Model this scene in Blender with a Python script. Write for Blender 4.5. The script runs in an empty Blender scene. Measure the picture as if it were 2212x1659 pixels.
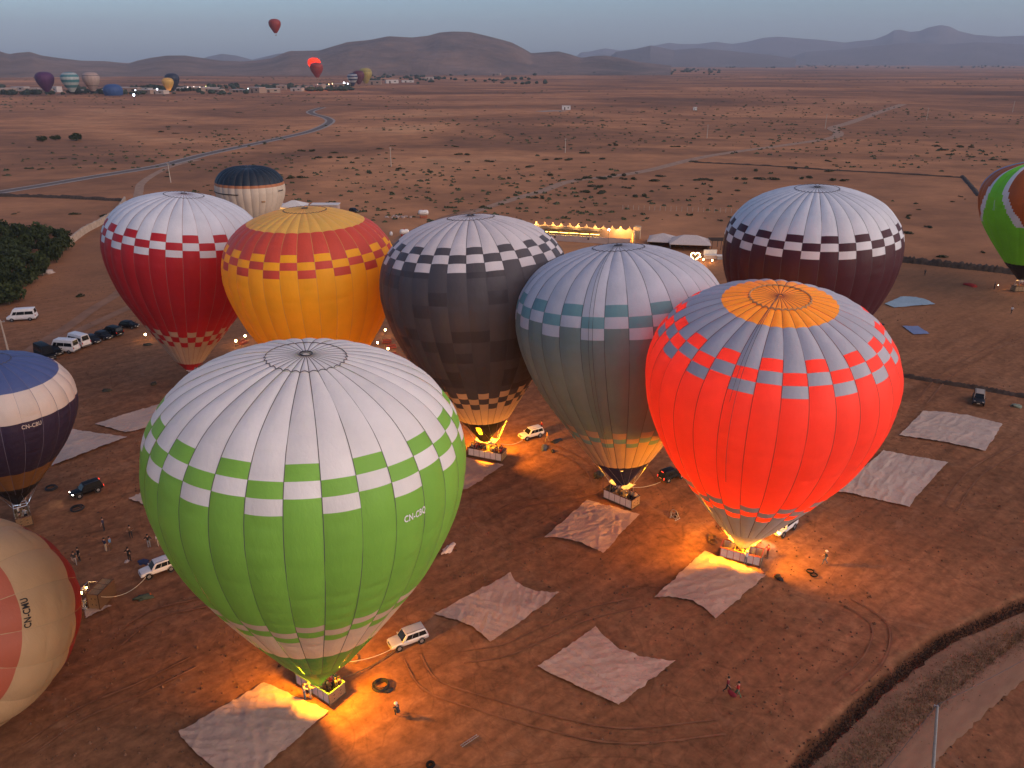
import bpy, bmesh, math, random
import numpy as np
from mathutils import Vector, Matrix
random.seed(7); rng = np.random.default_rng(7)
pi = math.pi; R = math.radians
S = bpy.context.scene
COL = S.collection

# ------------------------------------------------------------------ camera
CAM_H = 50.0
FPX = 1950.0                      # focal length in pixels of the 2560 px wide photograph
PITCH = math.atan((829.5 - 130.0) / (FPX / 1.15732))
cam = bpy.data.cameras.new('camera'); camo = bpy.data.objects.new('camera', cam); COL.objects.link(camo)
cam.sensor_fit = 'HORIZONTAL'; cam.sensor_width = 36.0; cam.lens = 36.0 * FPX / 2560.0
cam.clip_start = 0.5; cam.clip_end = 60000
camo.location = (0, 0, CAM_H); camo.rotation_euler = (pi / 2 - PITCH, 0, 0)
S.camera = camo

# ------------------------------------------------------------------ sky, sun, exposure
SUN_AZ, SUN_EL = R(-28), R(22)   # from the side and a little behind the camera
W = bpy.data.worlds.new('World'); S.world = W; W.use_nodes = True
nt = W.node_tree; nt.nodes.clear()
sky = nt.nodes.new('ShaderNodeTexSky'); sky.sky_type = 'NISHITA'; sky.sun_disc = False
sky.sun_elevation = SUN_EL; sky.sun_rotation = pi / 2 - SUN_AZ
sky.air_density = 1.0; sky.dust_density = 2.0; sky.ozone_density = 5.0; sky.altitude = 400
bg = nt.nodes.new('ShaderNodeBackground'); bg.inputs['Strength'].default_value = 0.115
wo = nt.nodes.new('ShaderNodeOutputWorld')
nt.links.new(sky.outputs[0], bg.inputs[0]); nt.links.new(bg.outputs[0], wo.inputs[0])
sl = bpy.data.lights.new('sun', 'SUN'); sl.energy = 1.75; sl.angle = R(100); sl.color = (1.0, 0.64, 0.42)
so = bpy.data.objects.new('sun', sl); COL.objects.link(so)
sd = Vector((math.cos(SUN_AZ), math.sin(SUN_AZ), math.tan(SUN_EL)))
so.rotation_euler = sd.to_track_quat('Z', 'Y').to_euler()
S.view_settings.view_transform = 'Standard'; S.view_settings.look = 'None'
S.view_settings.exposure = 0.5; S.view_settings.gamma = 1.0; S.view_settings.use_curve_mapping = False
S.render.engine = 'CYCLES'
cy = S.cycles
cy.max_bounces = 8; cy.diffuse_bounces = 4; cy.glossy_bounces = 2; cy.transmission_bounces = 4; cy.volume_bounces = 0
cy.transparent_max_bounces = 8; cy.sample_clamp_indirect = 4.0; cy.sample_clamp_direct = 0.0
cy.caustics_reflective = False; cy.caustics_refractive = False
cy.use_denoising = True; cy.use_adaptive_sampling = False
try: cy.denoiser = 'OPENIMAGEDENOISE'
except Exception: pass

# ------------------------------------------------------------------ surveying: photo point (2212 px wide) -> ground
DF = FPX / 1.15732
FW = np.array([0, math.cos(PITCH), -math.sin(PITCH)]); UP = np.array([0, math.sin(PITCH), math.cos(PITCH)])
def ray(x, y): return FW + np.array([1., 0, 0]) * (x - 1106) / DF - UP * (y - 829.5) / DF
def gp(x, y, z=0.0):
    v = ray(x, y); t = (z - CAM_H) / v[2]
    return Vector((v[0] * t, v[1] * t, z))
def at_depth(x, y, dist):
    v = ray(x, y); v = v / math.hypot(v[0], v[1]) * dist
    return Vector((v[0], v[1], CAM_H + v[2]))

# ------------------------------------------------------------------ materials
MATS = {}
def newmat(name):
    m = bpy.data.materials.new(name); m.use_nodes = True
    n = m.node_tree; b = n.nodes['Principled BSDF']; return m, n, b
def noise(n, scale, detail=4, rough=.55, coord='Object', sc=None, dist=0.0):
    tc = n.nodes.new('ShaderNodeTexCoord'); t = n.nodes.new('ShaderNodeTexNoise')
    t.inputs['Scale'].default_value = scale; t.inputs['Detail'].default_value = detail; t.inputs['Roughness'].default_value = rough
    t.inputs['Distortion'].default_value = dist
    if sc is not None:
        mp = n.nodes.new('ShaderNodeMapping'); mp.vector_type = 'TEXTURE'; mp.inputs['Scale'].default_value = tuple(1 / v for v in sc[:3])
        if len(sc) > 3: mp.inputs['Rotation'].default_value = (0, 0, sc[3])
        n.links.new(tc.outputs[coord], mp.inputs[0]); n.links.new(mp.outputs[0], t.inputs[0])
    else: n.links.new(tc.outputs[coord], t.inputs[0])
    return t
def ramp(n, src, pts):
    r = n.nodes.new('ShaderNodeValToRGB'); e = r.color_ramp.elements
    while len(e) < len(pts): e.new(.5)
    for k, (p, c) in enumerate(pts):
        e[k].position = p; e[k].color = (*c, 1) if len(c) == 3 else c
    n.links.new(src, r.inputs[0]); return r
def mixc(n, fac, a, b, mode='MIX'):
    x = n.nodes.new('ShaderNodeMix'); x.data_type = 'RGBA'; x.blend_type = mode
    for sock, v in ((x.inputs[0], fac), (x.inputs[6], a), (x.inputs[7], b)):
        if isinstance(v, (int, float)): sock.default_value = v
        elif isinstance(v, tuple): sock.default_value = (*v, 1) if len(v) == 3 else v
        else: n.links.new(v, sock)
    return x.outputs[2]
def bump(n, b, src, strength, dist):
    k = n.nodes.new('ShaderNodeBump'); k.inputs['Strength'].default_value = strength; k.inputs['Distance'].default_value = dist
    n.links.new(src, k.inputs['Height']); n.links.new(k.outputs[0], b.inputs['Normal']); return k
def plain(name, c, rough=.6, metal=0.0, var=.12, scale=3.0, spec=.3):
    if name in MATS: return MATS[name]
    m, n, b = newmat(name)
    t = noise(n, scale, 5)
    lo = tuple(max(0, v * (1 - var)) for v in c); hi = tuple(min(1, v * (1 + var)) for v in c)
    r = ramp(n, t.outputs['Fac'], [(.3, lo), (.7, hi)])
    n.links.new(r.outputs[0], b.inputs['Base Color'])
    b.inputs['Roughness'].default_value = rough; b.inputs['Metallic'].default_value = metal; b.inputs['Specular IOR Level'].default_value = spec
    MATS[name] = m; return m
def cloth(name, c, trans=.25, var=.05, rough=.5):
    """balloon nylon: part of the light goes through; every gore ages a little differently"""
    if name in MATS: return MATS[name]
    m, n, b = newmat(name)
    oi = n.nodes.new('ShaderNodeObjectInfo')
    mr = n.nodes.new('ShaderNodeMapRange'); mr.inputs['To Min'].default_value = 1 - var; mr.inputs['To Max'].default_value = 1 + var
    n.links.new(oi.outputs['Random'], mr.inputs[0])
    t = noise(n, .35, 5, .6)
    t2 = noise(n, 2.6, 4, .6, sc=(1, 1, .35))
    r = ramp(n, t.outputs['Fac'], [(.3, tuple(v * .93 for v in c)), (.7, tuple(min(1, v * 1.05) for v in c))])
    vm = n.nodes.new('ShaderNodeVectorMath'); vm.operation = 'SCALE'
    n.links.new(r.outputs[0], vm.inputs[0]); n.links.new(mr.outputs[0], vm.inputs['Scale'])
    n.links.new(vm.outputs[0], b.inputs['Base Color'])
    b.inputs['Roughness'].default_value = rough; b.inputs['Specular IOR Level'].default_value = .25
    k = bump(n, b, t2.outputs['Fac'], .35, .12)
    tr = n.nodes.new('ShaderNodeBsdfTranslucent'); n.links.new(vm.outputs[0], tr.inputs[0])
    mx = n.nodes.new('ShaderNodeMixShader'); mx.inputs[0].default_value = trans
    out = n.nodes['Material Output']
    n.links.new(b.outputs[0], mx.inputs[1]); n.links.new(tr.outputs[0], mx.inputs[2]); n.links.new(mx.outputs[0], out.inputs[0])
    MATS[name] = m; return m
def emit(name, c, s):
    if name in MATS: return MATS[name]
    m, n, b = newmat(name); b.inputs['Base Color'].default_value = (*c, 1)
    b.inputs['Emission Color'].default_value = (*c, 1); b.inputs['Emission Strength'].default_value = s
    MATS[name] = m; return m

WHITE = cloth('cloth_white', (.72, .70, .71), .18)
TAPE = plain('load_tape_dark', (.09, .085, .09), .8)
TAPE_L = plain('load_tape_pale', (.55, .45, .38), .8)
BLACKCLOTH = cloth('cloth_black', (.012, .011, .012), .03)
SHIELD = cloth('heat_shield_white', (.80, .77, .70), .22)
STEEL = plain('brushed_steel', (.45, .45, .46), .35, .9)
DARKMETAL = plain('dark_metal', (.06, .06, .065), .5, .5)
ROPE_L = plain('pale_rope', (.50, .42, .30), .9)
ROPE_D = plain('dark_rope', (.10, .06, .03), .9)
PANELWHITE = plain('white_basket_canvas', (.66, .58, .55), .8, var=.08, scale=6)
RUBBER = plain('rubber', (.010, .010, .011), .9, spec=.1)
GLASS = plain('car_glass', (.010, .012, .014), .18, spec=.3)
SKIN = plain('skin', (.38, .22, .15), .6)
SHOE = plain('shoe_leather', (.06, .05, .045), .7)
HAIR = plain('dark_hair', (.02, .015, .012), .7)
def wicker_mat():
    m, n, b = newmat('wicker')
    tc = n.nodes.new('ShaderNodeTexCoord'); wv = n.nodes.new('ShaderNodeTexWave'); wv.inputs['Scale'].default_value = 9; wv.bands_direction = 'Z'
    wv.inputs['Distortion'].default_value = 2.5; n.links.new(tc.outputs['Object'], wv.inputs[0])
    r = ramp(n, wv.outputs['Fac'], [(.2, (.16, .085, .035)), (.8, (.40, .25, .12))])
    n.links.new(r.outputs[0], b.inputs['Base Color']); b.inputs['Roughness'].default_value = .75
    bump(n, b, wv.outputs['Fac'], .8, .02); MATS['wicker'] = m; return m
WICKER = wicker_mat()

# ------------------------------------------------------------------ mesh helpers
class MB:
    def __init__(s): s.v = []; s.f = []; s.m = []
    def add(s, verts, faces, mi=0):
        o = len(s.v); s.v.extend([tuple(p) for p in verts]); s.f.extend([tuple(i + o for i in f) for f in faces]); s.m.extend([mi] * len(faces)); return s
    def box(s, c, d, mi=0, rz=0.0, taper=1.0):
        x, y, z = d[0] / 2, d[1] / 2, d[2] / 2; cr, sr = math.cos(rz), math.sin(rz); V = []
        for kz in (-1, 1):
            t = taper if kz > 0 else 1.0
            for kx, ky in ((-1, -1), (1, -1), (1, 1), (-1, 1)):
                px, py = kx * x * t, ky * y * t
                V.append((c[0] + px * cr - py * sr, c[1] + px * sr + py * cr, c[2] + kz * z))
        return s.add(V, [(3, 2, 1, 0), (4, 5, 6, 7), (0, 1, 5, 4), (1, 2, 6, 5), (2, 3, 7, 6), (3, 0, 4, 7)], mi)
    def tube(s, path, r, n=6, mi=0, cap=True):
        P = [Vector(p) for p in path]; rr = r if isinstance(r, (list, tuple)) else [r] * len(P); V = []; F = []
        for i, p in enumerate(P):
            t = (P[min(i + 1, len(P) - 1)] - P[max(i - 1, 0)]).normalized()
            a = t.cross(Vector((0, 0, 1)) if abs(t.z) < .9 else Vector((1, 0, 0))).normalized(); b = t.cross(a)
            for k in range(n):
                q = 2 * pi * k / n; V.append(p + (a * math.cos(q) + b * math.sin(q)) * rr[i])
        for i in range(len(P) - 1):
            for k in range(n):
                F.append((i * n + k, i * n + (k + 1) % n, (i + 1) * n + (k + 1) % n, (i + 1) * n + k))
        if cap: F += [tuple(range(n))[::-1], tuple((len(P) - 1) * n + k for k in range(n))]
        return s.add(V, F, mi)
    def lathe(s, prof, n=16, c=(0, 0, 0), mi=0, axis='z', cap=True):
        V = []; F = []
        for r, z in prof:
            for k in range(n):
                q = 2 * pi * k / n; x, y = r * math.cos(q), r * math.sin(q)
                p = (x, y, z) if axis == 'z' else (x, z, y) if axis == 'y' else (z, x, y)
                V.append((c[0] + p[0], c[1] + p[1], c[2] + p[2]))
        for i in range(len(prof) - 1):
            for k in range(n): F.append((i * n + k, i * n + (k + 1) % n, (i + 1) * n + (k + 1) % n, (i + 1) * n + k))
        if cap and prof[0][0] > 1e-3: F.append(tuple(range(n))[::-1])
        if cap and prof[-1][0] > 1e-3: F.append(tuple((len(prof) - 1) * n + k for k in range(n)))
        return s.add(V, F, mi)
    def torus(s, c, Rr, r, n=20, k=6, mi=0):
        V = []; F = []
        for i in range(n):
            a = 2 * pi * i / n
            for j in range(k):
                b = 2 * pi * j / k; q = Rr + r * math.cos(b)
                V.append((c[0] + q * math.cos(a), c[1] + q * math.sin(a), c[2] + r * math.sin(b)))
        for i in range(n):
            for j in range(k): F.append((i * k + j, ((i + 1) % n) * k + j, ((i + 1) % n) * k + (j + 1) % k, i * k + (j + 1) % k))
        return s.add(V, F, mi)
    def mesh(s, name, mats, smooth=False):
        me = bpy.data.meshes.new(name); me.from_pydata([tuple(p) for p in s.v], [], s.f)
        for m in (mats if isinstance(mats, (list, tuple)) else [mats]): me.materials.append(m)
        me.polygons.foreach_set('material_index', np.array(s.m, dtype=np.int32))
        if smooth: me.polygons.foreach_set('use_smooth', np.ones(len(me.polygons), dtype=bool))
        me.validate(); me.update(); return me
    def build(s, name, mats, parent=None, smooth=False, loc=None):
        o = bpy.data.objects.new(name, s.mesh(name, mats, smooth)); COL.objects.link(o)
        if parent is not None: o.parent = parent
        if loc is not None: o.location = loc
        return o
def tag(o, label=None, cat=None, group=None, kind=None):
    if label: o['label'] = label
    if cat: o['category'] = cat
    if group: o['group'] = group
    if kind: o['kind'] = kind
    return o
def thing(name, label, cat, loc=(0, 0, 0), rz=0.0, group=None):
    o = bpy.data.objects.new(name, None); COL.objects.link(o); o.location = loc; o.rotation_euler = (0, 0, rz); o.empty_display_size = .3
    return tag(o, label, cat, group)
def grid_mesh(name, P, mats, mi=None, smooth=True):
    """P: (rows, cols, 3) array"""
    n, k = P.shape[:2]
    me = bpy.data.meshes.new(name); idx = np.arange(n * k).reshape(n, k)
    F = np.stack([idx[:-1, :-1], idx[:-1, 1:], idx[1:, 1:], idx[1:, :-1]], -1).reshape(-1, 4)
    me.vertices.add(n * k); me.vertices.foreach_set('co', P.reshape(-1).astype(np.float32))
    me.loops.add(F.size); me.polygons.add(len(F))
    me.loops.foreach_set('vertex_index', F.reshape(-1).astype(np.int32))
    me.polygons.foreach_set('loop_start', np.arange(0, F.size, 4, dtype=np.int32))
    me.polygons.foreach_set('use_smooth', np.full(len(F), smooth, dtype=bool))
    for m in (mats if isinstance(mats, (list, tuple)) else [mats]): me.materials.append(m)
    if mi is not None: me.polygons.foreach_set('material_index', np.asarray(mi, dtype=np.int32).reshape(-1))
    me.update(calc_edges=True); return me
def grid_obj(name, P, mats, parent=None, mi=None, smooth=True):
    o = bpy.data.objects.new(name, grid_mesh(name, P, mats, mi, smooth)); COL.objects.link(o)
    if parent is not None: o.parent = parent
    return o
def vnoise(x, y, seed=0):
    """smooth value noise on arrays"""
    def h(i, j):
        a = (i.astype(np.int64) * 374761393 + j.astype(np.int64) * 668265263 + seed * 974711) & 0xffffffff
        a = ((a ^ (a >> 13)) * 1274126177) & 0xffffffff
        return ((a ^ (a >> 16)) & 0xffff) / 65535.0
    i, j = np.floor(x), np.floor(y); u, v = x - i, y - j
    u = u * u * (3 - 2 * u); v = v * v * (3 - 2 * v)
    return (h(i, j) * (1 - u) + h(i + 1, j) * u) * (1 - v) + (h(i, j + 1) * (1 - u) + h(i + 1, j + 1) * u) * v
def fbm(x, y, o=4, seed=0):
    t = 0; a = .5
    for k in range(o): t = t + a * vnoise(x * 2 ** k, y * 2 ** k, seed + k); a *= .5
    return t / (1 - .5 ** o)
def polydist(x, y, pts):
    """distance from arrays to a polyline"""
    d = np.full(x.shape, 1e9)
    for (ax, ay), (bx, by) in zip(pts[:-1], pts[1:]):
        vx, vy = bx - ax, by - ay; t = np.clip(((x - ax) * vx + (y - ay) * vy) / (vx * vx + vy * vy), 0, 1)
        d = np.minimum(d, np.hypot(x - ax - t * vx, y - ay - t * vy))
    return d
def smoothline(pts, n=8):
    P = [Vector((p[0], p[1], 0)) for p in pts]; out = []
    for i in range(len(P) - 1):
        a, b, c, d = P[max(i - 1, 0)], P[i], P[i + 1], P[min(i + 2, len(P) - 1)]
        for k in range(n):
            t = k / n
            out.append(.5 * ((2 * b) + (c - a) * t + (2 * a - 5 * b + 4 * c - d) * t * t + (3 * b - a - 3 * c + d) * t ** 3))
    return out + [P[-1]]

# ------------------------------------------------------------------ ground
def soil_mat():
    m, n, b = newmat('soil')
    tc = n.nodes.new('ShaderNodeTexCoord'); sp = n.nodes.new('ShaderNodeSeparateXYZ'); n.links.new(tc.outputs['Object'], sp.inputs[0])
    # near field: reddish brown, trampled and streaked by tyres
    a = noise(n, .045, 8, .62, dist=.6); f = noise(n, .9, 6, .7); st = noise(n, .5, 5, .6, sc=(.16, 1.2, 1, R(40)), dist=.5)
    near = ramp(n, a.outputs['Fac'], [(.26, (.185, .077, .036)), (.5, (.238, .102, .047)), (.74, (.285, .132, .066))])
    fine = ramp(n, f.outputs['Fac'], [(.3, (.62, .62, .62)), (.7, (1.3, 1.3, 1.3))])
    strk = ramp(n, st.outputs['Fac'], [(.35, (.78, .78, .78)), (.65, (1.16, 1.16, 1.16))])
    c1 = mixc(n, 1.0, near.outputs[0], fine.outputs[0], 'MULTIPLY'); c1 = mixc(n, 1.0, c1, strk.outputs[0], 'MULTIPLY')
    for sc_, w_, dk in ((.055, .012, .82), (.085, .014, .84), (.14, .016, .88)):
        q = noise(n, sc_, 2, .4, dist=1.6); mm = n.nodes.new('ShaderNodeMath'); mm.operation = 'SUBTRACT'; n.links.new(q.outputs['Fac'], mm.inputs[0]); mm.inputs[1].default_value = .5
        ab = n.nodes.new('ShaderNodeMath'); ab.operation = 'ABSOLUTE'; n.links.new(mm.outputs[0], ab.inputs[0]); lr = ramp(n, ab.outputs[0], [(0.0, (dk, dk, dk)), (w_, (1.05, 1.05, 1.05)), (w_ * 2.2, (1, 1, 1))]); c1 = mixc(n, 1.0, c1, lr.outputs[0], 'MULTIPLY')
    pv = noise(n, .16, 7, .75, dist=1.2); pr_ = ramp(n, pv.outputs['Fac'], [(.56, (0, 0, 0)), (.72, (.5, .5, .5))]); c1 = mixc(n, pr_.outputs[0], c1, (.30, .165, .10))
    # plain beyond: sandy bands, scrub-dark bands, stretched along the valley
    p1 = noise(n, .0040, 7, .6, sc=(.8, 1.25, 1, R(-12)), dist=1.0); p2 = noise(n, .05, 6, .7, sc=(.9, 1.1, 1)); p3 = noise(n, .0011, 5, .6, sc=(.7, 1.6, 1, R(8)), dist=.8)
    far = ramp(n, p1.outputs['Fac'], [(.32, (.185, .088, .047)), (.46, (.285, .128, .061)), (.57, (.43, .192, .086)), (.72, (.52, .262, .122))])
    fr = ramp(n, p2.outputs['Fac'], [(.3, (.66, .68, .72)), (.7, (1.25, 1.22, 1.18))])
    c2 = mixc(n, 1.0, far.outputs[0], fr.outputs[0], 'MULTIPLY')
    big = ramp(n, p3.outputs['Fac'], [(.38, (.62, .60, .66)), (.62, (1.2, 1.15, 1.1))])
    c3 = mixc(n, 1.0, c2, big.outputs[0], 'MULTIPLY')
    mr = n.nodes.new('ShaderNodeMapRange'); mr.inputs['From Min'].default_value = 120; mr.inputs['From Max'].default_value = 240
    n.links.new(sp.outputs['Y'], mr.inputs[0])
    mr2 = n.nodes.new('ShaderNodeMapRange'); mr2.inputs['From Min'].default_value = 450; mr2.inputs['From Max'].default_value = 1300
    n.links.new(sp.outputs['Y'], mr2.inputs[0])
    c = mixc(n, mr.outputs[0], c1, mixc(n, mr2.outputs[0], c2, c3))
    n.links.new(c, b.inputs['Base Color']); b.inputs['Roughness'].default_value = .95; b.inputs['Specular IOR Level'].default_value = .1
    bump(n, b, f.outputs['Fac'], .5, .10)
    return m
SOIL = soil_mat()
DITCH = [tuple(gp(x, y)[:2]) for x, y in [(2330, 1262), (2212, 1307), (2121, 1348), (2046, 1380), (1971, 1434), (1896, 1494), (1821, 1569), (1764, 1622), (1731, 1659), (1640, 1760), (1500, 1930)]]
def build_ground():
    def axis(lo, hi, st, end):
        a = list(np.arange(lo, hi + st / 2, st)); d = st; x = hi
        while x < end: d *= 1.16; x += d; a.append(x)
        return a
    xp = axis(0, 90, .5, 13500); xs = np.array([-v for v in xp[:0:-1]] + xp)
    ys = axis(20, 170, .5, 17500); d = 1.0; y = 20; pre = []
    while y > -400: d *= 1.3; y -= d; pre.append(y)
    ys = np.array(pre[::-1] + ys)
    X, Y = np.meshgrid(xs, ys)
    Z = (fbm(X * .9, Y * .9, 3, 3) - .5) * .10 + (fbm(X * .12, Y * .12, 3, 9) - .5) * .12
    tr = np.sin((X * .62 + Y * .78) * 3.2 + 3 * fbm(X * .05, Y * .05, 2, 5)) * .018
    Z += tr * (fbm(X * .06, Y * .06, 2, 21) > .5)
    fade = np.clip((170 - Y) / 60, 0, 1) * np.clip((95 - np.abs(X)) / 20, 0, 1)
    Z = Z * fade - .05
    dd = polydist(X, Y, DITCH) + (fbm(X * .5, Y * .5, 3, 31) - .5) * .9
    Z -= 1.3 * np.clip(1 - np.maximum(dd - .36, 0) / .45, 0, 1)
    g = grid_obj('ground', np.stack([X, Y, Z], -1), SOIL); tag(g, kind='structure')
build_ground()
def strip(name, pts, w, mat, z=.02, kind='structure', n=8, jit=0.0, edge=0.0):
    """a road or track lying on the ground along photo points"""
    L = smoothline([gp(*p) for p in pts], n); rows = []
    for i, p in enumerate(L):
        t = (L[min(i + 1, len(L) - 1)] - L[max(i - 1, 0)]).normalized(); nrm = Vector((-t.y, t.x, 0))
        ww = (w(i / (len(L) - 1)) if callable(w) else w) * (1 + jit * (random.random() - .5))
        rows.append([(p + nrm * ww * (k - 2) / 4 + Vector((0, 0, z + (.02 if k in (1, 2, 3) else 0)))) for k in range(5)])
    o = grid_obj(name, np.array([[tuple(q) for q in r] for r in rows]), mat); tag(o, kind=kind); return o
TRACK = plain('pale_track_dirt', (.31, .185, .115), .95, var=.25, scale=.3)
TRACK2 = plain('brown_track_dirt', (.235, .115, .062), .95, var=.25, scale=.3)
ASPHALT = plain('asphalt', (.125, .092, .074), .9, var=.2, scale=.5)
SHOULDER = plain('road_shoulder_gravel', (.30, .25, .21), .95, var=.2, scale=.5)
ROADP = [(-60, 425), (0, 415), (100, 399), (200, 382), (350, 357), (450, 332), (590, 302), (675, 282), (712, 264), (704, 254), (676, 246), (672, 240), (697, 232)]
strip('road_shoulder', ROADP, 9.0, SHOULDER, .02)
strip('asphalt_road', ROADP, 5.0, ASPHALT, .07)
strip('dirt_track', [(296, 434), (300, 415), (306, 396), (338, 374), (375, 358), (430, 345)], 3.5, TRACK)
strip('dirt_track', [(860, 522), (960, 478), (1040, 452), (1110, 430), (1171, 413), (1236, 391), (1381, 372), (1531, 337), (1706, 312), (1797, 298), (1811, 287), (1799, 276), (1836, 265), (1906, 240), (1951, 225)], lambda t: 3.2 + 6 * t, TRACK)
strip('dirt_track', [(40, 775), (72, 752), (150, 704), (200, 668), (244, 641), (300, 600)], 2.6, TRACK2)
strip('dirt_track', [(20, 800), (120, 738), (190, 705), (270, 668), (330, 640)], 2.4, TRACK2)
strip('dirt_track', [(1030, 452), (960, 470), (880, 506), (850, 530)], 3, TRACK2)
def ribbon(name, a, b, mat, z, n=60):
    A = smoothline([gp(*p) for p in a], 12); B = smoothline([gp(*p) for p in b], 12); rows = []
    for i in range(n + 1):
        t = i / n; p = A[min(len(A) - 1, int(t * (len(A) - 1)))].lerp(A[min(len(A) - 1, int(t * (len(A) - 1)) + 1)], t * (len(A) - 1) % 1); q = B[min(len(B) - 1, int(t * (len(B) - 1)))].lerp(B[min(len(B) - 1, int(t * (len(B) - 1)) + 1)], t * (len(B) - 1) % 1)
        rows.append([tuple(p.lerp(q, u + (random.uniform(-.05, .05) if k in (0, 8) else 0)) + Vector((0, 0, z - (.07 if k in (0, 8) else 0) + random.uniform(0, .05)))) for k, u in enumerate(np.linspace(0, 1, 9))])
    o = grid_obj(name, np.array(rows), mat); tag(o, kind='structure')
RB = [(2380, 1258), (2330, 1292), (2212, 1374), (2100, 1462), (2000, 1550), (1896, 1659), (1800, 1780)]
def road_bottom():
    m, n, b = newmat('dry_verge'); t = noise(n, .8, 6, .7); r = ramp(n, t.outputs['Fac'], [(.3, (.14, .070, .036)), (.7, (.25, .14, .075))]); n.links.new(r.outputs[0], b.inputs['Base Color']); b.inputs['Roughness'].default_value = .95; bump(n, b, t.outputs['Fac'], .8, .12)
    ribbon('verge', [(x + 12, y + 9) for x, y in [(2330, 1262), (2212, 1307), (2121, 1348), (2046, 1380), (1971, 1434), (1896, 1494), (1821, 1569), (1764, 1622), (1731, 1659), (1640, 1760)]], RB, m, .03)
    m, n, b = newmat('grey_gravel_road'); t = noise(n, .6, 6, .65, sc=(.3, 1, 1, R(40))); r = ramp(n, t.outputs['Fac'], [(.3, (.19, .096, .052)), (.7, (.29, .158, .088))]); n.links.new(r.outputs[0], b.inputs['Base Color']); b.inputs['Roughness'].default_value = .95; bump(n, b, t.outputs['Fac'], .4, .06)
    ribbon('dirt_road', RB, [(2380, 1350), (2330, 1382), (2212, 1468), (2130, 1540), (2070, 1598), (2008, 1659), (1900, 1790)], m, .06)
road_bottom()
# dark earth banks that divide the fields
BANK = plain('dark_bank_soil', (.055, .036, .026), .95, var=.4, scale=1.2)
def bank(pts, w, h):
    L = smoothline([gp(*p) for p in pts], 14); rows = []
    for i, p in enumerate(L):
        t = (L[min(i + 1, len(L) - 1)] - L[max(i - 1, 0)]).normalized(); nrm = Vector((-t.y, t.x, 0)); hh = h * (.7 + .6 * random.random())
        rows.append([tuple(p + nrm * w * q * (.85 + .3 * random.random()) + Vector((0, 0, hh * z))) for q, z in ((-1, -.3), (-.5, .55), (0, 1), (.5, .55), (1, -.3))])
    o = grid_obj('earth_bank', np.array(rows), BANK); tag(o, kind='structure')
bank([(1938, 563), (1990, 568), (2060, 576), (2120, 582), (2181, 589), (2300, 604)], 2.0, 1.3)
bank([(1930, 808), (1985, 818), (2039, 827), (2100, 837), (2160, 847), (2212, 857), (2300, 874)], .75, .5)
bank([(2079, 381), (2098, 402), (2116, 424)], 1.3, .7)
bank([(1500, 351), (1650, 358), (1800, 368), (1950, 376), (2079, 384)], .9, .5)
bank([(-40, 423), (60, 425), (150, 428), (268, 434)], 1.4, 1.0)

# ------------------------------------------------------------------ hills and mountains
def hill_mat(name, lo, hi):
    m, n, b = newmat(name); t = noise(n, .0035, 9, .65, sc=(1, .6, 1.6)); t2 = noise(n, .02, 6, .7)
    r = ramp(n, t.outputs['Fac'], [(.3, lo), (.7, hi)]); r2 = ramp(n, t2.outputs['Fac'], [(.3, (.75, .75, .75)), (.7, (1.2, 1.2, 1.2))])
    n.links.new(mixc(n, 1.0, r.outputs[0], r2.outputs[0], 'MULTIPLY'), b.inputs['Base Color']); b.inputs['Roughness'].default_value = .95
    bump(n, b, t2.outputs['Fac'], .9, 12); return m
def hills(name, sil, D, depth, mat, seed, rough=.12):
    xs = np.linspace(sil[0][0], sil[-1][0], 240); ht = np.interp(xs, [p[0] for p in sil], [p[1] for p in sil])
    lat = []; top = []
    for x, y in zip(xs, ht):
        p = at_depth(x, y, D); lat.append((p.x, p.y)); top.append(max(p.z, 2.0))
    lat = np.array(lat); top = np.array(top); v = np.linspace(-1, 1, 49)
    P = np.zeros((49, 240, 3))
    for k, q in enumerate(v):
        r = 1 + q * depth / D
        X, Y = lat[:, 0] * r, lat[:, 1] * r
        e = (1 - abs(q)) ** .85 if q < 0 else (1 - q)
        gul = fbm(X / 420, Y / 700, 5, seed) - .5
        e = np.clip(e + gul * rough * 4 * (e * (1 - e)) * 1.5, 0, 1)
        P[k] = np.stack([X, Y, top * e - (4 if abs(q) == 1 else 0)], -1)
    o = grid_obj(name, P, mat); tag(o, kind='structure')
HM1 = hill_mat('hill_rock', (.062, .040, .030), (.25, .15, .105)); HM2 = hill_mat('mountain_rock', (.10, .075, .07), (.17, .13, .12))
near_sil = [(-160, 116), (-60, 108), (0, 111), (20, 117), (37, 114), (65, 112), (90, 120), (125, 125), (175, 131), (225, 132), (277, 137), (300, 130), (325, 125), (360, 120), (400, 120), (435, 125), (475, 131), (525, 133), (565, 129), (590, 125), (607, 117), (625, 110), (645, 110), (690, 109), (720, 100), (750, 91), (800, 86), (840, 78), (890, 81), (925, 77), (950, 70), (980, 68), (1015, 69), (1050, 77), (1085, 86), (1106, 92), (1131, 105), (1148, 115), (1171, 113), (1206, 111), (1231, 117), (1256, 125), (1281, 121), (1306, 120), (1341, 125), (1381, 134), (1426, 139), (1450, 142)]
hills('hills', near_sil, 4300, 1300, HM1, 11, .48)
hills('hills', [(1300, 134), (1331, 112), (1371, 106), (1406, 98), (1456, 108), (1506, 104), (1556, 108), (1606, 113), (1660, 118), (1720, 127)], 8200, 1500, HM2, 17)
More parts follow.
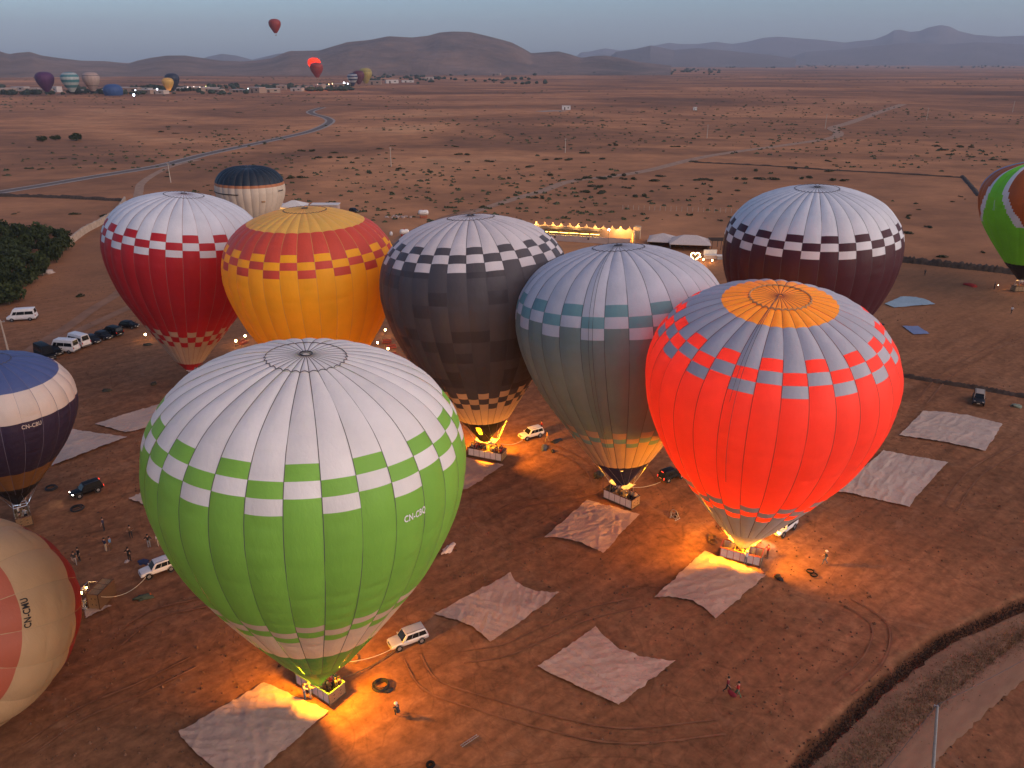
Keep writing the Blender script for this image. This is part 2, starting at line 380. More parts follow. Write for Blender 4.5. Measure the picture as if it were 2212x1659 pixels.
hills('mountains', [(1230, 134), (1256, 112), (1271, 112), (1306, 104), (1341, 109), (1386, 104), (1446, 92), (1466, 95), (1506, 95), (1546, 90), (1581, 95), (1616, 90), (1646, 82), (1681, 79), (1731, 83), (1771, 86), (1826, 92), (1856, 88), (1886, 86), (1916, 75), (1931, 65), (1946, 64), (1966, 69), (1986, 67), (2006, 59), (2031, 54), (2051, 57), (2071, 67), (2106, 75), (2156, 79), (2186, 78), (2212, 77), (2300, 86), (2380, 96)], 14500, 2500, HM2, 23)
hills('hills', [(1690, 130), (1740, 112), (1830, 106), (1900, 98), (1960, 92), (2040, 96), (2110, 91), (2212, 96), (2330, 100)], 11000, 1500, HM2, 29)
hills('hills', [(410, 137), (450, 122), (480, 116), (510, 120), (545, 129), (575, 122), (600, 116), (650, 112)], 10500, 1500, HM2, 37)

# ------------------------------------------------------------------ haze
def haze():
    m = bpy.data.materials.new('haze_air'); m.use_nodes = True; n = m.node_tree; n.nodes.clear()
    v = n.nodes.new('ShaderNodeVolumePrincipled'); v.inputs['Density'].default_value = 6.6e-5; v.inputs['Color'].default_value = (.74, .84, 1.0, 1); v.inputs['Anisotropy'].default_value = 0.0
    o = n.nodes.new('ShaderNodeOutputMaterial'); n.links.new(v.outputs[0], o.inputs['Volume'])
    b = MB().box((0, 10150, 432), (41000, 21600, 870)); h = b.build('haze', m); tag(h, kind='stuff')
haze()

# ------------------------------------------------------------------ balloons
PR = np.array([(0, .17), (.25, .33), (.5, .50), (.75, .66), (1.0, .81), (1.2, .90), (1.4, .965), (1.55, .993), (1.65, 1.0), (1.8, .985), (1.95, .93), (2.1, .81), (2.2, .66), (2.28, .45), (2.33, .22), (2.345, .0)])
def _dense(P, n=40):
    out = []
    for i in range(len(P) - 1):
        a, b, c, d = P[max(i - 1, 0)], P[i], P[i + 1], P[min(i + 2, len(P) - 1)]
        for k in range(n):
            t = k / n; out.append(.5 * ((2 * b) + (c - a) * t + (2 * a - 5 * b + 4 * c - d) * t * t + (3 * b - a - 3 * c + d) * t ** 3))
    out.append(P[-1]); return np.array(out)
PD = _dense(PR); PDS = np.r_[0, np.cumsum(np.hypot(*np.diff(PD, axis=0).T))]
def s_of_z(z): return float(np.interp(z, PD[:, 0], PDS))
SMAX = PDS[-1]
def s_of_cap(r):   # arc position where the crown has radius r
    k = np.argmax(PD[:, 1]); return float(np.interp(-r, -PD[k:, 1], PDS[k:]))
def prof(s):
    z = np.interp(s, PDS, PD[:, 0]); r = np.interp(s, PDS, PD[:, 1]); e = 2e-3
    dz = np.interp(s + e, PDS, PD[:, 0]) - np.interp(s - e, PDS, PD[:, 0]); dr = np.interp(s + e, PDS, PD[:, 1]) - np.interp(s - e, PDS, PD[:, 1])
    l = np.hypot(dz, dr) + 1e-9
    return r, z, dz / l, -dr / l     # radius, height, outward normal (r, z)
class Env:
    """the shape of one envelope in the coordinates of its balloon"""
    def __init__(s, base, Rm, tx, ty, asp, m=3.6, axis=None, org=None, bulge=.058, dent=0.0):
        s.base = Vector(base); s.R = Rm; s.asp = asp; s.bul = bulge; s.dent = dent
        if axis is None:
            a = Vector((tx, ty, 1)).normalized(); u = Vector((0, 1, 0)).cross(a).normalized(); s.org = a * m
        else:
            a = Vector(axis).normalized(); u = Vector((0, 0, 1)).cross(a).normalized(); s.org = Vector(org)
        s.a, s.u, s.w = np.array(a), np.array(u), np.array(a.cross(u))
        s.o = np.array(s.org)
    def pt(s, sv, th, f=None, width=0.0, lift=0.0, pan=None):
        """sv: arc positions (n,1); th: azimuths (n,k); f: 0..1 across the gore"""
        r, z, nr, nz = prof(sv)
        d = lift
        if f is not None:
            amp = s.bul * width * r * s.R * (1 + .9 * np.exp(-((z - 2.36) / .16) ** 2))
            d = d + amp * 4 * f * (1 - f)
            if pan is not None: d = d - pan * .045 * (4 * f * (1 - f)) ** .5
        z2 = z * s.R * s.asp
        if s.dent: z2 = z2 - s.dent * np.exp(-(r / .33) ** 2)
        rr = r * s.R + nr * d; zz = z2 + nz * d
        return s.o + zz[..., None] * s.a + (rr * np.cos(th))[..., None] * s.u + (rr * np.sin(th))[..., None] * s.w
    def axis_pt(s, z): return Vector(s.o + s.a * z * s.R * s.asp)

def rows_between(bounds, step):
    out = [bounds[0]]
    for a, b in zip(bounds[:-1], bounds[1:]):
        k = max(1, int(round((b - a) / step))); out += [a + (b - a) * (i + 1) / k for i in range(k)]
    return np.array(out)
def build_envelope(root, E, edges, zbot, capr, bounds, colour, panel_s=.125, step=.045, K=6, tape=TAPE, tape_r=.024, vent=True, cap_mat=None, vent_r=.03, vent_mat=None, ring_r=.42, facecol=None):
    """edges: gore azimuths (radians); colour(i, smid) -> (material, is_check)"""
    s0 = s_of_z(zbot); s1 = s_of_cap(capr)
    bs = sorted(set([s0, s1] + [b for b in bounds if s0 < b < s1]))
    ks = np.arange(math.ceil(s0 / panel_s), math.floor(s1 / panel_s) + 1) * panel_s
    cand = np.concatenate([ks, ks - .017, ks + .017, ks + panel_s * .5]); cand = [c for c in cand if s0 < c < s1 and min(abs(c - b) for b in bs) > .012]
    sv = np.array(sorted(bs + cand))[:, None]
    pan = np.exp(-((np.mod(sv + panel_s / 2, panel_s) - panel_s / 2) / .012) ** 2)
    f = np.linspace(0, 1, K + 1)[None, :]
    N = len(edges) - 1; rg = random.Random(N + int(E.R * 100))
    for i in range(N):
        wd = edges[i + 1] - edges[i]; th = edges[i] + wd * f
        kr = np.array([rg.random() for _ in range(64)])[(sv[:, 0] / panel_s + .5).astype(int) % 64][:, None]
        P = E.pt(sv, th, f, wd, .05 * (vnoise(sv * 3.1 + i * 7.7, th * 4, 5) - .5), pan * (.15 + 1.1 * kr ** 2))
        smid = (sv[:-1, 0] + sv[1:, 0]) / 2
        cells = [colour(i, q) for q in smid]
        mats = []; 
        for c, ck in cells:
            if c not in mats and not ck: mats.append(c)
        main = MB()
        if facecol is not None:
            mats = list(facecol[1])
        def fc(mm, a, q): return mats.index(facecol[0](a, q))
        # plain cloth of the gore
        runs = []; k = 0
        while k < len(cells):
            j = k
            while j < len(cells) and cells[j] == cells[k]: j += 1
            runs.append((k, j)); k = j
        # neighbouring plain runs are one piece; a piece cut off by the checks is sewn on as a child
        pieces = []
        for a, b in runs:
            if cells[a][1]: continue
            if pieces and pieces[-1][-1][1] == a: pieces[-1].append((a, b))
            else: pieces.append([(a, b)])
        big = max(pieces, key=lambda p: p[-1][1] - p[0][0])
        for a, b in big:
            sub = P[a:b + 1]; n, kk = sub.shape[:2]; o = len(main.v)
            main.v.extend(map(tuple, sub.reshape(-1, 3)))
            for q in range(n - 1):
                for x in range(kk - 1): main.f.append((o + q * kk + x, o + q * kk + x + 1, o + (q + 1) * kk + x + 1, o + (q + 1) * kk + x)); main.m.append(mats.index(cells[a][0]) if facecol is None else fc(main, th[0, x] + wd / K / 2, smid[a + q]))
        g = main.build('gore', mats, root, smooth=True)
        for pc in pieces:
            if pc is big: continue
            a, b = pc[0][0], pc[-1][1]; ml = [mats.index(cells[q][0]) for q in range(a, b) for x in range(K)]
            grid_obj('cloth_panel', P[a:b + 1], mats, g, ml)
        for a, b in runs:
            if cells[a][1]: grid_obj('check_panel', P[a:b + 1], cells[a][0], g)
        # load tape on the seam
        if tape is not None:
            st = np.r_[sv[:, 0], np.linspace(s1, SMAX - .02, 8)[1:]][:, None]
            rr = np.maximum(prof(st)[0] * E.R, .3); dth = tape_r / rr
            ed = np.concatenate([edges[i] - dth, edges[i] + dth], 1)
            grid_obj('load_tape', E.pt(st, ed, None, 0, .018), tape, root)
    # crown cap: the parachute panel that closes the vent, scalloped like the gores
    st = np.linspace(s1, SMAX - .004, 14)[:, None]; th = np.concatenate([edges[i] + (edges[i + 1] - edges[i]) * np.linspace(0, 1, K + 1)[:-1] for i in range(N)] + [edges[-1:]])[None, :]
    ff = np.concatenate([np.linspace(0, 1, K + 1)[:-1]] * N + [np.array([0.])])[None, :]
    wd = 2 * pi / N
    grid_obj('parachute_panel', E.pt(st, np.repeat(th, len(st), 0), ff, wd, -.01), cap_mat or colour(0, s1 - .001)[0], root)
    if vent:
        sc = s_of_cap(capr) + .010 * np.sin(ff * pi) * 1.2
        path = E.pt(sc, th, ff, wd, .03)[0]
        MB().tube([Vector(p) for p in path], vent_r, 4, cap=False).build('vent_seam', vent_mat or TAPE, root)
    MB().torus((0, 0, 0), ring_r, ring_r * .11, 16, 5).build('crown_ring', DARKMETAL, root)
    c = root.children[-1] if False else [o for o in bpy.data.objects if o.parent == root and o.name.startswith('crown_ring')][-1]
    c.location = E.axis_pt(2.347) + Vector(E.a) * .05 - Vector(E.a) * (E.dent); c.rotation_euler = Vector(E.a).to_track_quat('Z', 'Y').to_euler()
def scoop(root, E, face, zbot, depth, mat, half=R(110), r1=.078, band=0.0, window=None):
    """the skirt that hangs from the mouth on the windward side; face: azimuth it covers"""
    s0 = s_of_z(zbot); r0, z0 = float(prof(np.array([s0]))[0][0]) * E.R, zbot * E.R * E.asp
    rows = np.linspace(0, 1, 13); cols = np.linspace(-half, half, 33); P = np.zeros((13, 33, 3))
    for j, q in enumerate(cols):
        cut = 1.0 if abs(q) < half * .55 else max(.08, 1 - ((abs(q) - half * .55) / (half * .45)) ** .6 * .95)
        for i, t in enumerate(rows):
            tt = t * cut; r = r0 * (1 - tt) ** 1.15 + r1 * E.R * (1 - (1 - tt) ** 1.15); r = r + .12 * math.sin(tt * pi) * math.cos(q * 9) * .5; z = z0 - tt * depth
            th = face + q; P[i, j] = E.o + z * E.a + r * math.cos(th) * E.u + r * math.sin(th) * E.w
    m = MB(); m.v = [tuple(p) for p in P.reshape(-1, 3)]
    for i in range(12):
        for j in range(32):
            if window is not None and 2 <= i < 7 and 15 <= j < 17: continue
            m.f.append((i * 33 + j, i * 33 + j + 1, (i + 1) * 33 + j + 1, (i + 1) * 33 + j)); m.m.append(0)
    sc = m.build('scoop', mat, root, smooth=True)
    if window is not None:
        Q = P[2:8, 15:18] * 1.0
        for i in range(Q.shape[0]):
            for j in range(3):
                d = Q[i, j] - (E.o + E.a * np.dot(Q[i, j] - E.o, E.a)); Q[i, j] = Q[i, j] + d / np.linalg.norm(d) * .03
        grid_obj('scoop_window', Q, window, sc)
    return sc
def basket(root, c, rz, L=4.4, Wd=1.7, H=1.15, wall=PANELWHITE, end=WICKER, rim_mat=None, npan=6, face_dark=True, frame_z=2.35, shield=True, burner_mat=STEEL, parts=2, nb=2, lie=None):
    """wicker basket with canvas side panels, partitions, uprights, burner frame and burners"""
    rim_mat = rim_mat or plain('rim_leather', (.12, .055, .03), .7)
    b = bpy.data.objects.new('basket', None); COL.objects.link(b); b.parent = root; b.location = c; b.rotation_euler = lie if lie is not None else (0, 0, rz); b.empty_display_size = .3
    x, y = L / 2, Wd / 2
    MB().box((0, 0, .06), (L + .1, Wd + .1, .10)).build('skid', plain('skid_wood', (.10, .055, .03), .8), b)
    MB().box((0, 0, .15), (L - .04, Wd - .04, .06)).build('floor_board', plain('plywood', (.22, .14, .08), .8), b)
    for sx in (-1, 1):
        m = MB().box((sx * (x - .04), 0, .66), (.08, Wd - .02, H - .1)); m.build('end_wall', end, b)
        for zz in (.42, .80):
            for yy in (-.35, .35): MB().box((sx * (x + .003), yy * Wd / 1.7, zz), (.012, .16, .07)).build('hand_hole', BLACKCLOTH, b)
    w = (L - .16) / npan
    for sy in (-1, 1):
        for k in range(npan):
            MB().box((-x + .08 + w * (k + .5), sy * (y - .04), .68), (w - .05, .07, H - .16), 0).build('side_panel', wall, b)
        for k in range(npan + 1): MB().box((-x + .08 + w * k, sy * (y - .035), .66), (.05, .095, H - .10)).build('side_batten', rim_mat, b)
    r = MB(); z = .13 + H
    for p in ([(-x, -y, z), (x, -y, z)], [(x, -y, z), (x, y, z)], [(x, y, z), (-x, y, z)], [(-x, y, z), (-x, -y, z)]): r.tube(p, .065, 8)
    r.build('rim', rim_mat, b)
    for k in range(1, parts + 1):
        px = -x + L * k / (parts + 1); MB().box((px, 0, .68), (.06, Wd - .16, H - .18)).tube([(px, -y, z), (px, y, z)], .045, 6).build('partition', WICKER, b)
    fx, fy = L * .26, Wd * .42
    fr = MB()
    for p in ([(-fx, -fy, frame_z), (fx, -fy, frame_z)], [(fx, -fy, frame_z), (fx, fy, frame_z)], [(fx, fy, frame_z), (-fx, fy, frame_z)], [(-fx, fy, frame_z), (-fx, -fy, frame_z)], [(0, -fy, frame_z), (0, fy, frame_z)]): fr.tube(p, .035, 6)
    fo = fr.build('burner_frame', burner_mat, b)
    for sx in (-1, 1):
        for sy in (-1, 1): MB().tube([(sx * x * .56, sy * y, z), (sx * fx, sy * fy, frame_z)], .03, 6).build('upright', burner_mat, b)
    for k in range(nb):
        px = (k - (nb - 1) / 2) * .55
        MB().lathe([(.10, frame_z + .02), (.13, frame_z + .10), (.12, frame_z + .30), (.17, frame_z + .34), (.17, frame_z + .60), (.15, frame_z + .62), (.05, frame_z + .58)], 14, (px, 0, 0)).build('burner', burner_mat, b)
    if shield:
        for sx in (-1, 1):
            n = 6; P = np.zeros((n, n, 3))
            for i in range(n):
                for j in range(n):
                    q, t = i / (n - 1), j / (n - 1) * 2 - 1
                    P[i, j] = (sx * (.38 + q * 1.05), t * fy * 1.15, frame_z + .16 + .10 * q - .10 * math.sin(q * pi) - .06 * t * t)
            grid_obj('heat_shield', P, SHIELD, b)
    return b
def wires(root, E, c, rz, zbot, L, Wd, frame_z, n=16):
    r0 = float(prof(np.array([s_of_z(zbot)]))[0][0]); m = MB()
    for k in range(n):
        th = 2 * pi * (k + .5) / n; p = E.pt(np.array([[s_of_z(zbot)]]), np.array([[th]]))[0, 0]
        v = Vector(p) - Vector(c); q = Matrix.Rotation(-rz, 3, 'Z') @ v
        e = Matrix.Rotation(rz, 3, 'Z') @ Vector((math.copysign(L * .26, q.x), math.copysign(Wd * .42, q.y), frame_z)) + Vector(c)
        MB().tube([p, e], .012, 4).build('suspension_wire', STEEL, root)
def flame_mat(s):
    nm = 'flame_gas_%d' % int(s)
    if nm in MATS: return MATS[nm]
    m, n, b = newmat(nm); n.nodes.remove(b); e = n.nodes.new('ShaderNodeEmission'); e.inputs[0].default_value = (1, .50, .10, 1); e.inputs[1].default_value = s
    tr = n.nodes.new('ShaderNodeBsdfTransparent'); ad = n.nodes.new('ShaderNodeAddShader'); n.links.new(e.outputs[0], ad.inputs[0]); n.links.new(tr.outputs[0], ad.inputs[1]); n.links.new(ad.outputs[0], n.nodes['Material Output'].inputs[0])
    MATS[nm] = m; return m
def flame(root, base, axis, L, w, strength, light_e=0, light_at=.35, hi_e=0, hi_at=2.0, col=(1.0, .37, .003), soft=.35):
    a = Vector(axis).normalized()
    m = MB().lathe([(.02, 0), (w * .7, L * .12), (w, L * .35), (w * .75, L * .62), (w * .35, L * .85), (.01, L)], 12)
    f = m.build('flame', flame_mat(strength), root, smooth=True); f.location = base; f.rotation_euler = a.to_track_quat('Z', 'Y').to_euler()
    for e, t, nm in ((light_e, light_at, 'flame_light'), (hi_e, hi_at, 'upper_flame_light')):
        if e:
            l = bpy.data.lights.new(nm, 'POINT'); l.energy = e; l.color = col; l.shadow_soft_size = soft
            o = bpy.data.objects.new(nm, l); COL.objects.link(o); o.parent = root; o.location = Vector(base) + a * (L * t)
    return f
def bulb(root, loc, r, c, s, e=0, name='lamp', lr=.05):
    o = MB().lathe([(0.001, -r), (r * .7, -r * .7), (r, 0), (r * .7, r * .7), (.001, r)], 10).build(name, emit('glow_%s_%d' % ('%d%d%d' % tuple(int(v * 9) for v in c), int(s)), c, s), root, smooth=True, loc=loc)
    if e:
        l = bpy.data.lights.new('lamp_light', 'POINT'); l.energy = e; l.color = c; l.shadow_soft_size = lr
        q = bpy.data.objects.new('lamp_light', l); COL.objects.link(q); q.parent = root; q.location = Vector(loc) + Vector((0, 0, r * 1.6))
    return o
def checks(E, N, rowz, W_, C_, botz=None, B_=None, capz=None, cap=None, endz=None, End=None, par=0, alt=None, altp=0.0, body=None):
    """upper cloth W_, three rows of checks, body cloth C_, optional lower checks into cloth B_"""
    r = [s_of_z(z) for z in rowz]; b = [s_of_z(z) for z in botz] if botz else None
    cs = s_of_z(capz) if capz else None; es = s_of_z(endz) if endz else None
    rr = random.Random(5)
    pat = {}
    def col(i, s):
        e = (i + par) % 2 == 0
        if cs is not None and s > cs: return cap, False
        if s > r[0]: return W_, False
        if s > r[1]: return (C_, True) if e else (W_, False)
        if s > r[2]: return (W_, True) if e else (C_, True)
        if s > r[3]: return ((body or C_), False) if e else (W_, True)
        if b is not None:
            if s > b[0]: pass
            elif s > b[1]: return (B_, True) if e else ((body or C_), False)
            elif s > b[2]: return (C_, True) if e else (B_, True)
            elif s > b[3]: return (B_, False) if e else (C_, True)
            elif es is not None and s < es: return End, False
            else: return B_, False
        if alt is not None:
            k = (i, int(s / .125))
            if k not in pat: pat[k] = rr.random() < altp
            if pat[k]: return alt, False
        return body or C_, False
    bounds = r + (b or []) + ([cs] if cs else []) + ([es] if es else [])
    if alt is not None: bounds = bounds + [k * .125 for k in range(4, 22) if s_of_z(.7) < k * .125 < r[3] - .03]
    return bounds, col
def gore_edges(N, phase): return np.array([R(phase) + 2 * pi * k / N for k in range(N + 1)])
def wrap_text(root, E, txt, zc, th0, height, mat, mirror=False, lift=.07, width=None, bold=.022, fN=None):
    cu = bpy.data.curves.new('lettering', 'FONT'); cu.body = txt; cu.size = 1.0; cu.align_x = 'CENTER'; cu.align_y = 'CENTER'; cu.offset = bold; cu.resolution_u = 3; cu.space_character = 1.08
    t = bpy.data.objects.new('lettering_tmp', cu); COL.objects.link(t)
    dg = bpy.context.evaluated_depsgraph_get(); me = bpy.data.meshes.new_from_object(t.evaluated_get(dg))
    bpy.data.objects.remove(t)
    bm = bmesh.new(); bm.from_mesh(me); bmesh.ops.triangulate(bm, faces=bm.faces[:])
    for _ in range(2): bmesh.ops.subdivide_edges(bm, edges=[e for e in bm.edges if e.calc_length() > .18], cuts=1, use_grid_fill=False)
    co = np.array([v.co[:] for v in bm.verts]); ex = np.ptp(co[:, 0]); hh = np.ptp(co[:, 1]); k = height / hh; kx = k if width is None else width / ex
    sc = s_of_z(zc); sv = (sc + co[:, 1] * k / E.R)[:, None]
    rr = prof(sv)[0] * E.R
    th = th0 + co[:, 0][:, None] * kx / (prof(np.array([sc]))[0][0] * E.R)
    if fN is not None:
        ph, N = fN; wd = 2 * pi / N; f = np.mod(th - ph, wd) / wd; P = E.pt(sv, th, f, wd, lift)[:, 0]
    else: P = E.pt(sv, th, None, 0, lift)[:, 0]
    for v, p in zip(bm.verts, P): v.co = p
    bm.to_mesh(me); bm.free(); me.materials.clear(); me.materials.append(mat)
    o = bpy.data.objects.new('lettering', me); COL.objects.link(o); o.parent = root; return o
def vent_line(root, E, th, s_end):
    sv = np.linspace(s_end, SMAX - .05, 40)[:, None]
    MB().tube([Vector(p) for p in E.pt(sv, np.full_like(sv, th), None, 0, .32)[:, 0]], .02, 4).build('vent_line', TAPE, root)
GB = 'tethered hot air balloons standing on the field'
FLOCK = 'hot air balloons far off by the village'

# --- green and white balloon
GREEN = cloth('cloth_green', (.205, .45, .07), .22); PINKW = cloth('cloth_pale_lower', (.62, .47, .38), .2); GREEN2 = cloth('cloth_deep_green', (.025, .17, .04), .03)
t = thing('hot_air_balloon', 'white topped balloon with green checks and green body, lettered CN-CBQ', 'hot air balloon', (-16.21, 50.73, 0), group=GB)
E = Env(t.location, 11.213, .065, -.011, 1.056)
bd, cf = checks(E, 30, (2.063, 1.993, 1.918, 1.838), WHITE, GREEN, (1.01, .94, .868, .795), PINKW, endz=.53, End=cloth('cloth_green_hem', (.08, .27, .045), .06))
build_envelope(t, E, gore_edges(30, 275.5), .20, .25, bd, cf)
wrap_text(t, E, 'CN-CBQ', 1.702, R(318.7), .54, plain('white_letter', (.75, .72, .70), .7), width=1.85, fN=(R(275.5), 30))
scoop(t, E, R(242), .20, 3.6, GREEN2, half=R(98))
BC = Vector((-.25, 1.25, 0)); RZ = R(-35.7)
basket(t, BC, RZ, 4.3, 1.75, rim_mat=plain('green_rim', (.10, .22, .08), .6), npan=6, burner_mat=plain('green_steel', (.06, .16, .09), .5))
wires(t, E, BC, RZ, .20, 4.3, 1.75, 2.35)
flame(t, E.axis_pt(-.06), E.a, 3.4, .32, 14, 7600, .30, 500, 2.2)

# --- red balloon with orange crown
CORAL = cloth('cloth_coral_red', (.82, .082, .066), .45); GREY = cloth('cloth_silver_grey', (.40, .40, .44), .04); ORCAP = cloth('cloth_orange_crown', (.85, .42, .05), .30); NOMEX = cloth('cloth_scoop_cream', (.48, .42, .34), .025)
t = thing('hot_air_balloon', 'glowing red balloon with grey shoulders and a round orange crown', 'hot air balloon', (24.79, 70.9, 0), group=GB)
E = Env(t.location, 11.182, -.037, -.143, 1.05, bulge=.08)
bd, cf = checks(E, 30, (2.168, 2.110, 2.044, 1.974), GREY, CORAL, (.875, .790, .70, .61), GREY, capz=2.282, cap=ORCAP)
build_envelope(t, E, gore_edges(30, 245), .20, .24, bd, cf, tape=plain('load_tape_maroon', (.16, .06, .05), .8), tape_r=.026, cap_mat=ORCAP, vent_r=.09, vent_mat=plain('vent_overlap_shade', (.42, .24, .10), .8), ring_r=.22)  # wide vent ring carries the shadow of the parachute overlap in its colour
vent_line(t, E, R(238), s_of_z(1.2)); vent_line(t, E, R(236), s_of_z(1.9))
scoop(t, E, R(258), .20, 3.5, NOMEX, half=R(105), r1=.085)
BC = Vector((.1, .2, 0)); RZ = R(-26)
basket(t, BC, RZ, 4.3, 1.75, rim_mat=plain('red_rim', (.35, .06, .03), .6), npan=6)
wires(t, E, BC, RZ, .20, 4.3, 1.75, 2.35)
flame(t, E.axis_pt(-.05), E.a, 5.0, .45, 20, 9000, .19, 3800, 1.8, soft=.45)

# --- teal balloon
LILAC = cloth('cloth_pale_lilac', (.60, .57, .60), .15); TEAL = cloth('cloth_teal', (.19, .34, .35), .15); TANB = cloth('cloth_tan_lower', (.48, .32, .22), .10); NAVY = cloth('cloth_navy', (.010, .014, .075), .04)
t = thing('hot_air_balloon', 'pale grey balloon with teal checks and teal body above a navy scoop', 'hot air balloon', (13.49, 82.37, 0), group=GB)
E = Env(t.location, 11.65, -.059, .074, 1.017)
TEAL_SHADE = cloth('cloth_teal_shaded', (.215, .265, .245), .18)
bd, cf = checks(E, 30, (1.987, 1.896, 1.804, 1.708), LILAC, TEAL, (.732, .657, .596, .541), TANB, par=1, body=TEAL_SHADE)
build_envelope(t, E, gore_edges(30, 243.5), .24, .25, bd, cf)
vent_line(t, E, R(250), s_of_z(.4)); vent_line(t, E, R(248), s_of_z(.4))
scoop(t, E, R(262), .24, 3.6, NAVY, window=NAVY)
BC = Vector((-.1, .55, 0)); RZ = R(-42)
basket(t, BC, RZ, 4.2, 1.75, npan=5)
wires(t, E, BC, RZ, .24, 4.2, 1.75, 2.35)
flame(t, E.axis_pt(-.02), E.a, 1.6, .18, 8, 650, .9, 100, 3)

# --- charcoal balloon
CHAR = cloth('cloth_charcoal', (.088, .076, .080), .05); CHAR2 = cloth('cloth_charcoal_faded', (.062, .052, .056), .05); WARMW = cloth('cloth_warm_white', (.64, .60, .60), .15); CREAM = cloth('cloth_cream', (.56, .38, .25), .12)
t = thing('hot_air_balloon', 'charcoal balloon with white crown and white checks, two check bands', 'hot air balloon', (-3.47, 94.81, 0), group=GB)
E = Env(t.location, 11.886, -.05, .053, 1.034)
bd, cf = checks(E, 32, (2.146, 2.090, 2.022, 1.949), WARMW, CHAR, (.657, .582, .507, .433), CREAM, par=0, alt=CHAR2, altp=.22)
build_envelope(t, E, gore_edges(32, 268.8), .20, .25, bd, cf)
scoop(t, E, R(256), .20, 3.55, BLACKCLOTH, window=cloth('scoop_window_yellow', (.85, .60, .18), .75))
BC = Vector((.1, -.1, 0)); RZ = R(-21.7)
basket(t, BC, RZ, 5.0, 1.8, npan=6)
wires(t, E, BC, RZ, .20, 5.0, 1.8, 2.35)
flame(t, E.axis_pt(-.05), E.a, 3.6, .3, 14, 8500, .27, 250, 1.6)

# --- crimson and white balloon
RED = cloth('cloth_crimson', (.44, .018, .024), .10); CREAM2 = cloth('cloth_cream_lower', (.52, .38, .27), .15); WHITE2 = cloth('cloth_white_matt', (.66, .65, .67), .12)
t = thing('hot_air_balloon', 'crimson balloon with white crown and red and white checks', 'hot air balloon', (-53.96, 121.08, 0), group=GB)
E = Env(t.location, 11.812, .118, .016, 1.001)
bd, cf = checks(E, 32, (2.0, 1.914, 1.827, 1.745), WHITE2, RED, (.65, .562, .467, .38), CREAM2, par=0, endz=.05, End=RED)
build_envelope(t, E, gore_edges(32, 289.2), .05, .25, bd, cf, tape=plain('load_tape_rose', (.34, .16, .14), .8))
scoop(t, E, R(270), .05, 1.6, RED)
basket(t, Vector((1.6, -.6, 0)), R(-20), 4.2, 1.7)

# --- yellow and coral balloon
YEL = cloth('cloth_yellow', (.86, .48, .025), .32); CORY = cloth('cloth_salmon_red', (.56, .075, .045), .12); YELT = cloth('cloth_pale_yellow', (.72, .46, .10), .2)
t = thing('hot_air_balloon', 'yellow balloon with a broad coral red band and yellow crown', 'hot air balloon', (-27.86, 106.44, 0), group=GB)
E = Env(t.location, 11.657, -.004, -.003, 1.021)
bd, cf = checks(E, 32, (2.012, 1.941, 1.865, 1.780), CORY, YEL, capz=2.195, cap=YELT, par=1)
build_envelope(t, E, gore_edges(32, 276.2), .20, .25, bd, cf, tape=plain('load_tape_yellow', (.55, .33, .10), .8))
scoop(t, E, R(270), .20, 2.8, YEL)
basket(t, Vector((0, 0, 0)), R(-15), 4.2, 1.7)
flame(t, E.axis_pt(-.04), E.a, 2.6, .25, 20, 2200, .6, 1600, 2.6)

# --- plum balloon
PLUM = cloth('cloth_plum', (.065, .018, .026), .12)
t = thing('hot_air_balloon', 'dark plum balloon with white crown and plum checks', 'hot air balloon', (44.6, 113.77, 0), group=GB)
E = Env(t.location, 12.268, -.045, -.042, 1.04)
bd, cf = checks(E, 32, (2.012, 1.944, 1.868, 1.790), WHITE2, PLUM, par=0)
build_envelope(t, E, gore_edges(32, 255.5), .20, .25, bd, cf, tape=TAPE)
scoop(t, E, R(270), .20, 2.8, PLUM)
basket(t, Vector((0, 0, 0)), R(-15), 4.2, 1.7)

# --- small blue balloon cut by the frame
BLUE = cloth('cloth_blue', (.075, .105, .24), .08); CREAMB = cloth('cloth_cream_band', (.62, .53, .46), .1); NAVY2 = cloth('cloth_dark_navy', (.035, .026, .055), .06); BROWN = cloth('cloth_ochre', (.24, .12, .045), .15)
t = thing('hot_air_balloon', 'blue topped balloon with cream band and navy waist, lettered CN-CBU', 'hot air balloon', (-57.25, 77.96, 0), group=GB)
E = Env(t.location, 7.454, .089, -.016, .982)
zb = [s_of_z(2.10), s_of_z(1.715), s_of_z(.76), s_of_z(.36)]
def cf(i, s): return (BLUE if s > zb[0] else CREAMB if s > zb[1] else NAVY2 if s > zb[2] else BROWN if s > zb[3] else BLACKCLOTH), False
build_envelope(t, E, gore_edges(24, 301.8), .22, .25, zb, cf, tape=plain('load_tape_blue', (.16, .15, .22), .8), tape_r=.02)
wrap_text(t, E, 'CN-CBU', 1.645, R(323), .46, plain('cream_letter', (.55, .48, .42), .7), width=1.9, fN=(R(301.8), 24))
scoop(t, E, R(262), .22, 2.3, BLACKCLOTH)
BC = Vector((.1, .3, 0)); RZ = R(125)
basket(t, BC, RZ, 2.6, 1.6, npan=3, wall=WICKER, shield=False, parts=1, nb=2)
wires(t, E, BC, RZ, .22, 2.6, 1.6, 2.35, 12)
bulb(t, (.25, -.2, 2.95), .14, (.55, .75, 1.0), 60, 25); bulb(t, (.05, -1.3, 4.35), .17, (1.0, .85, .80), 40, 10)

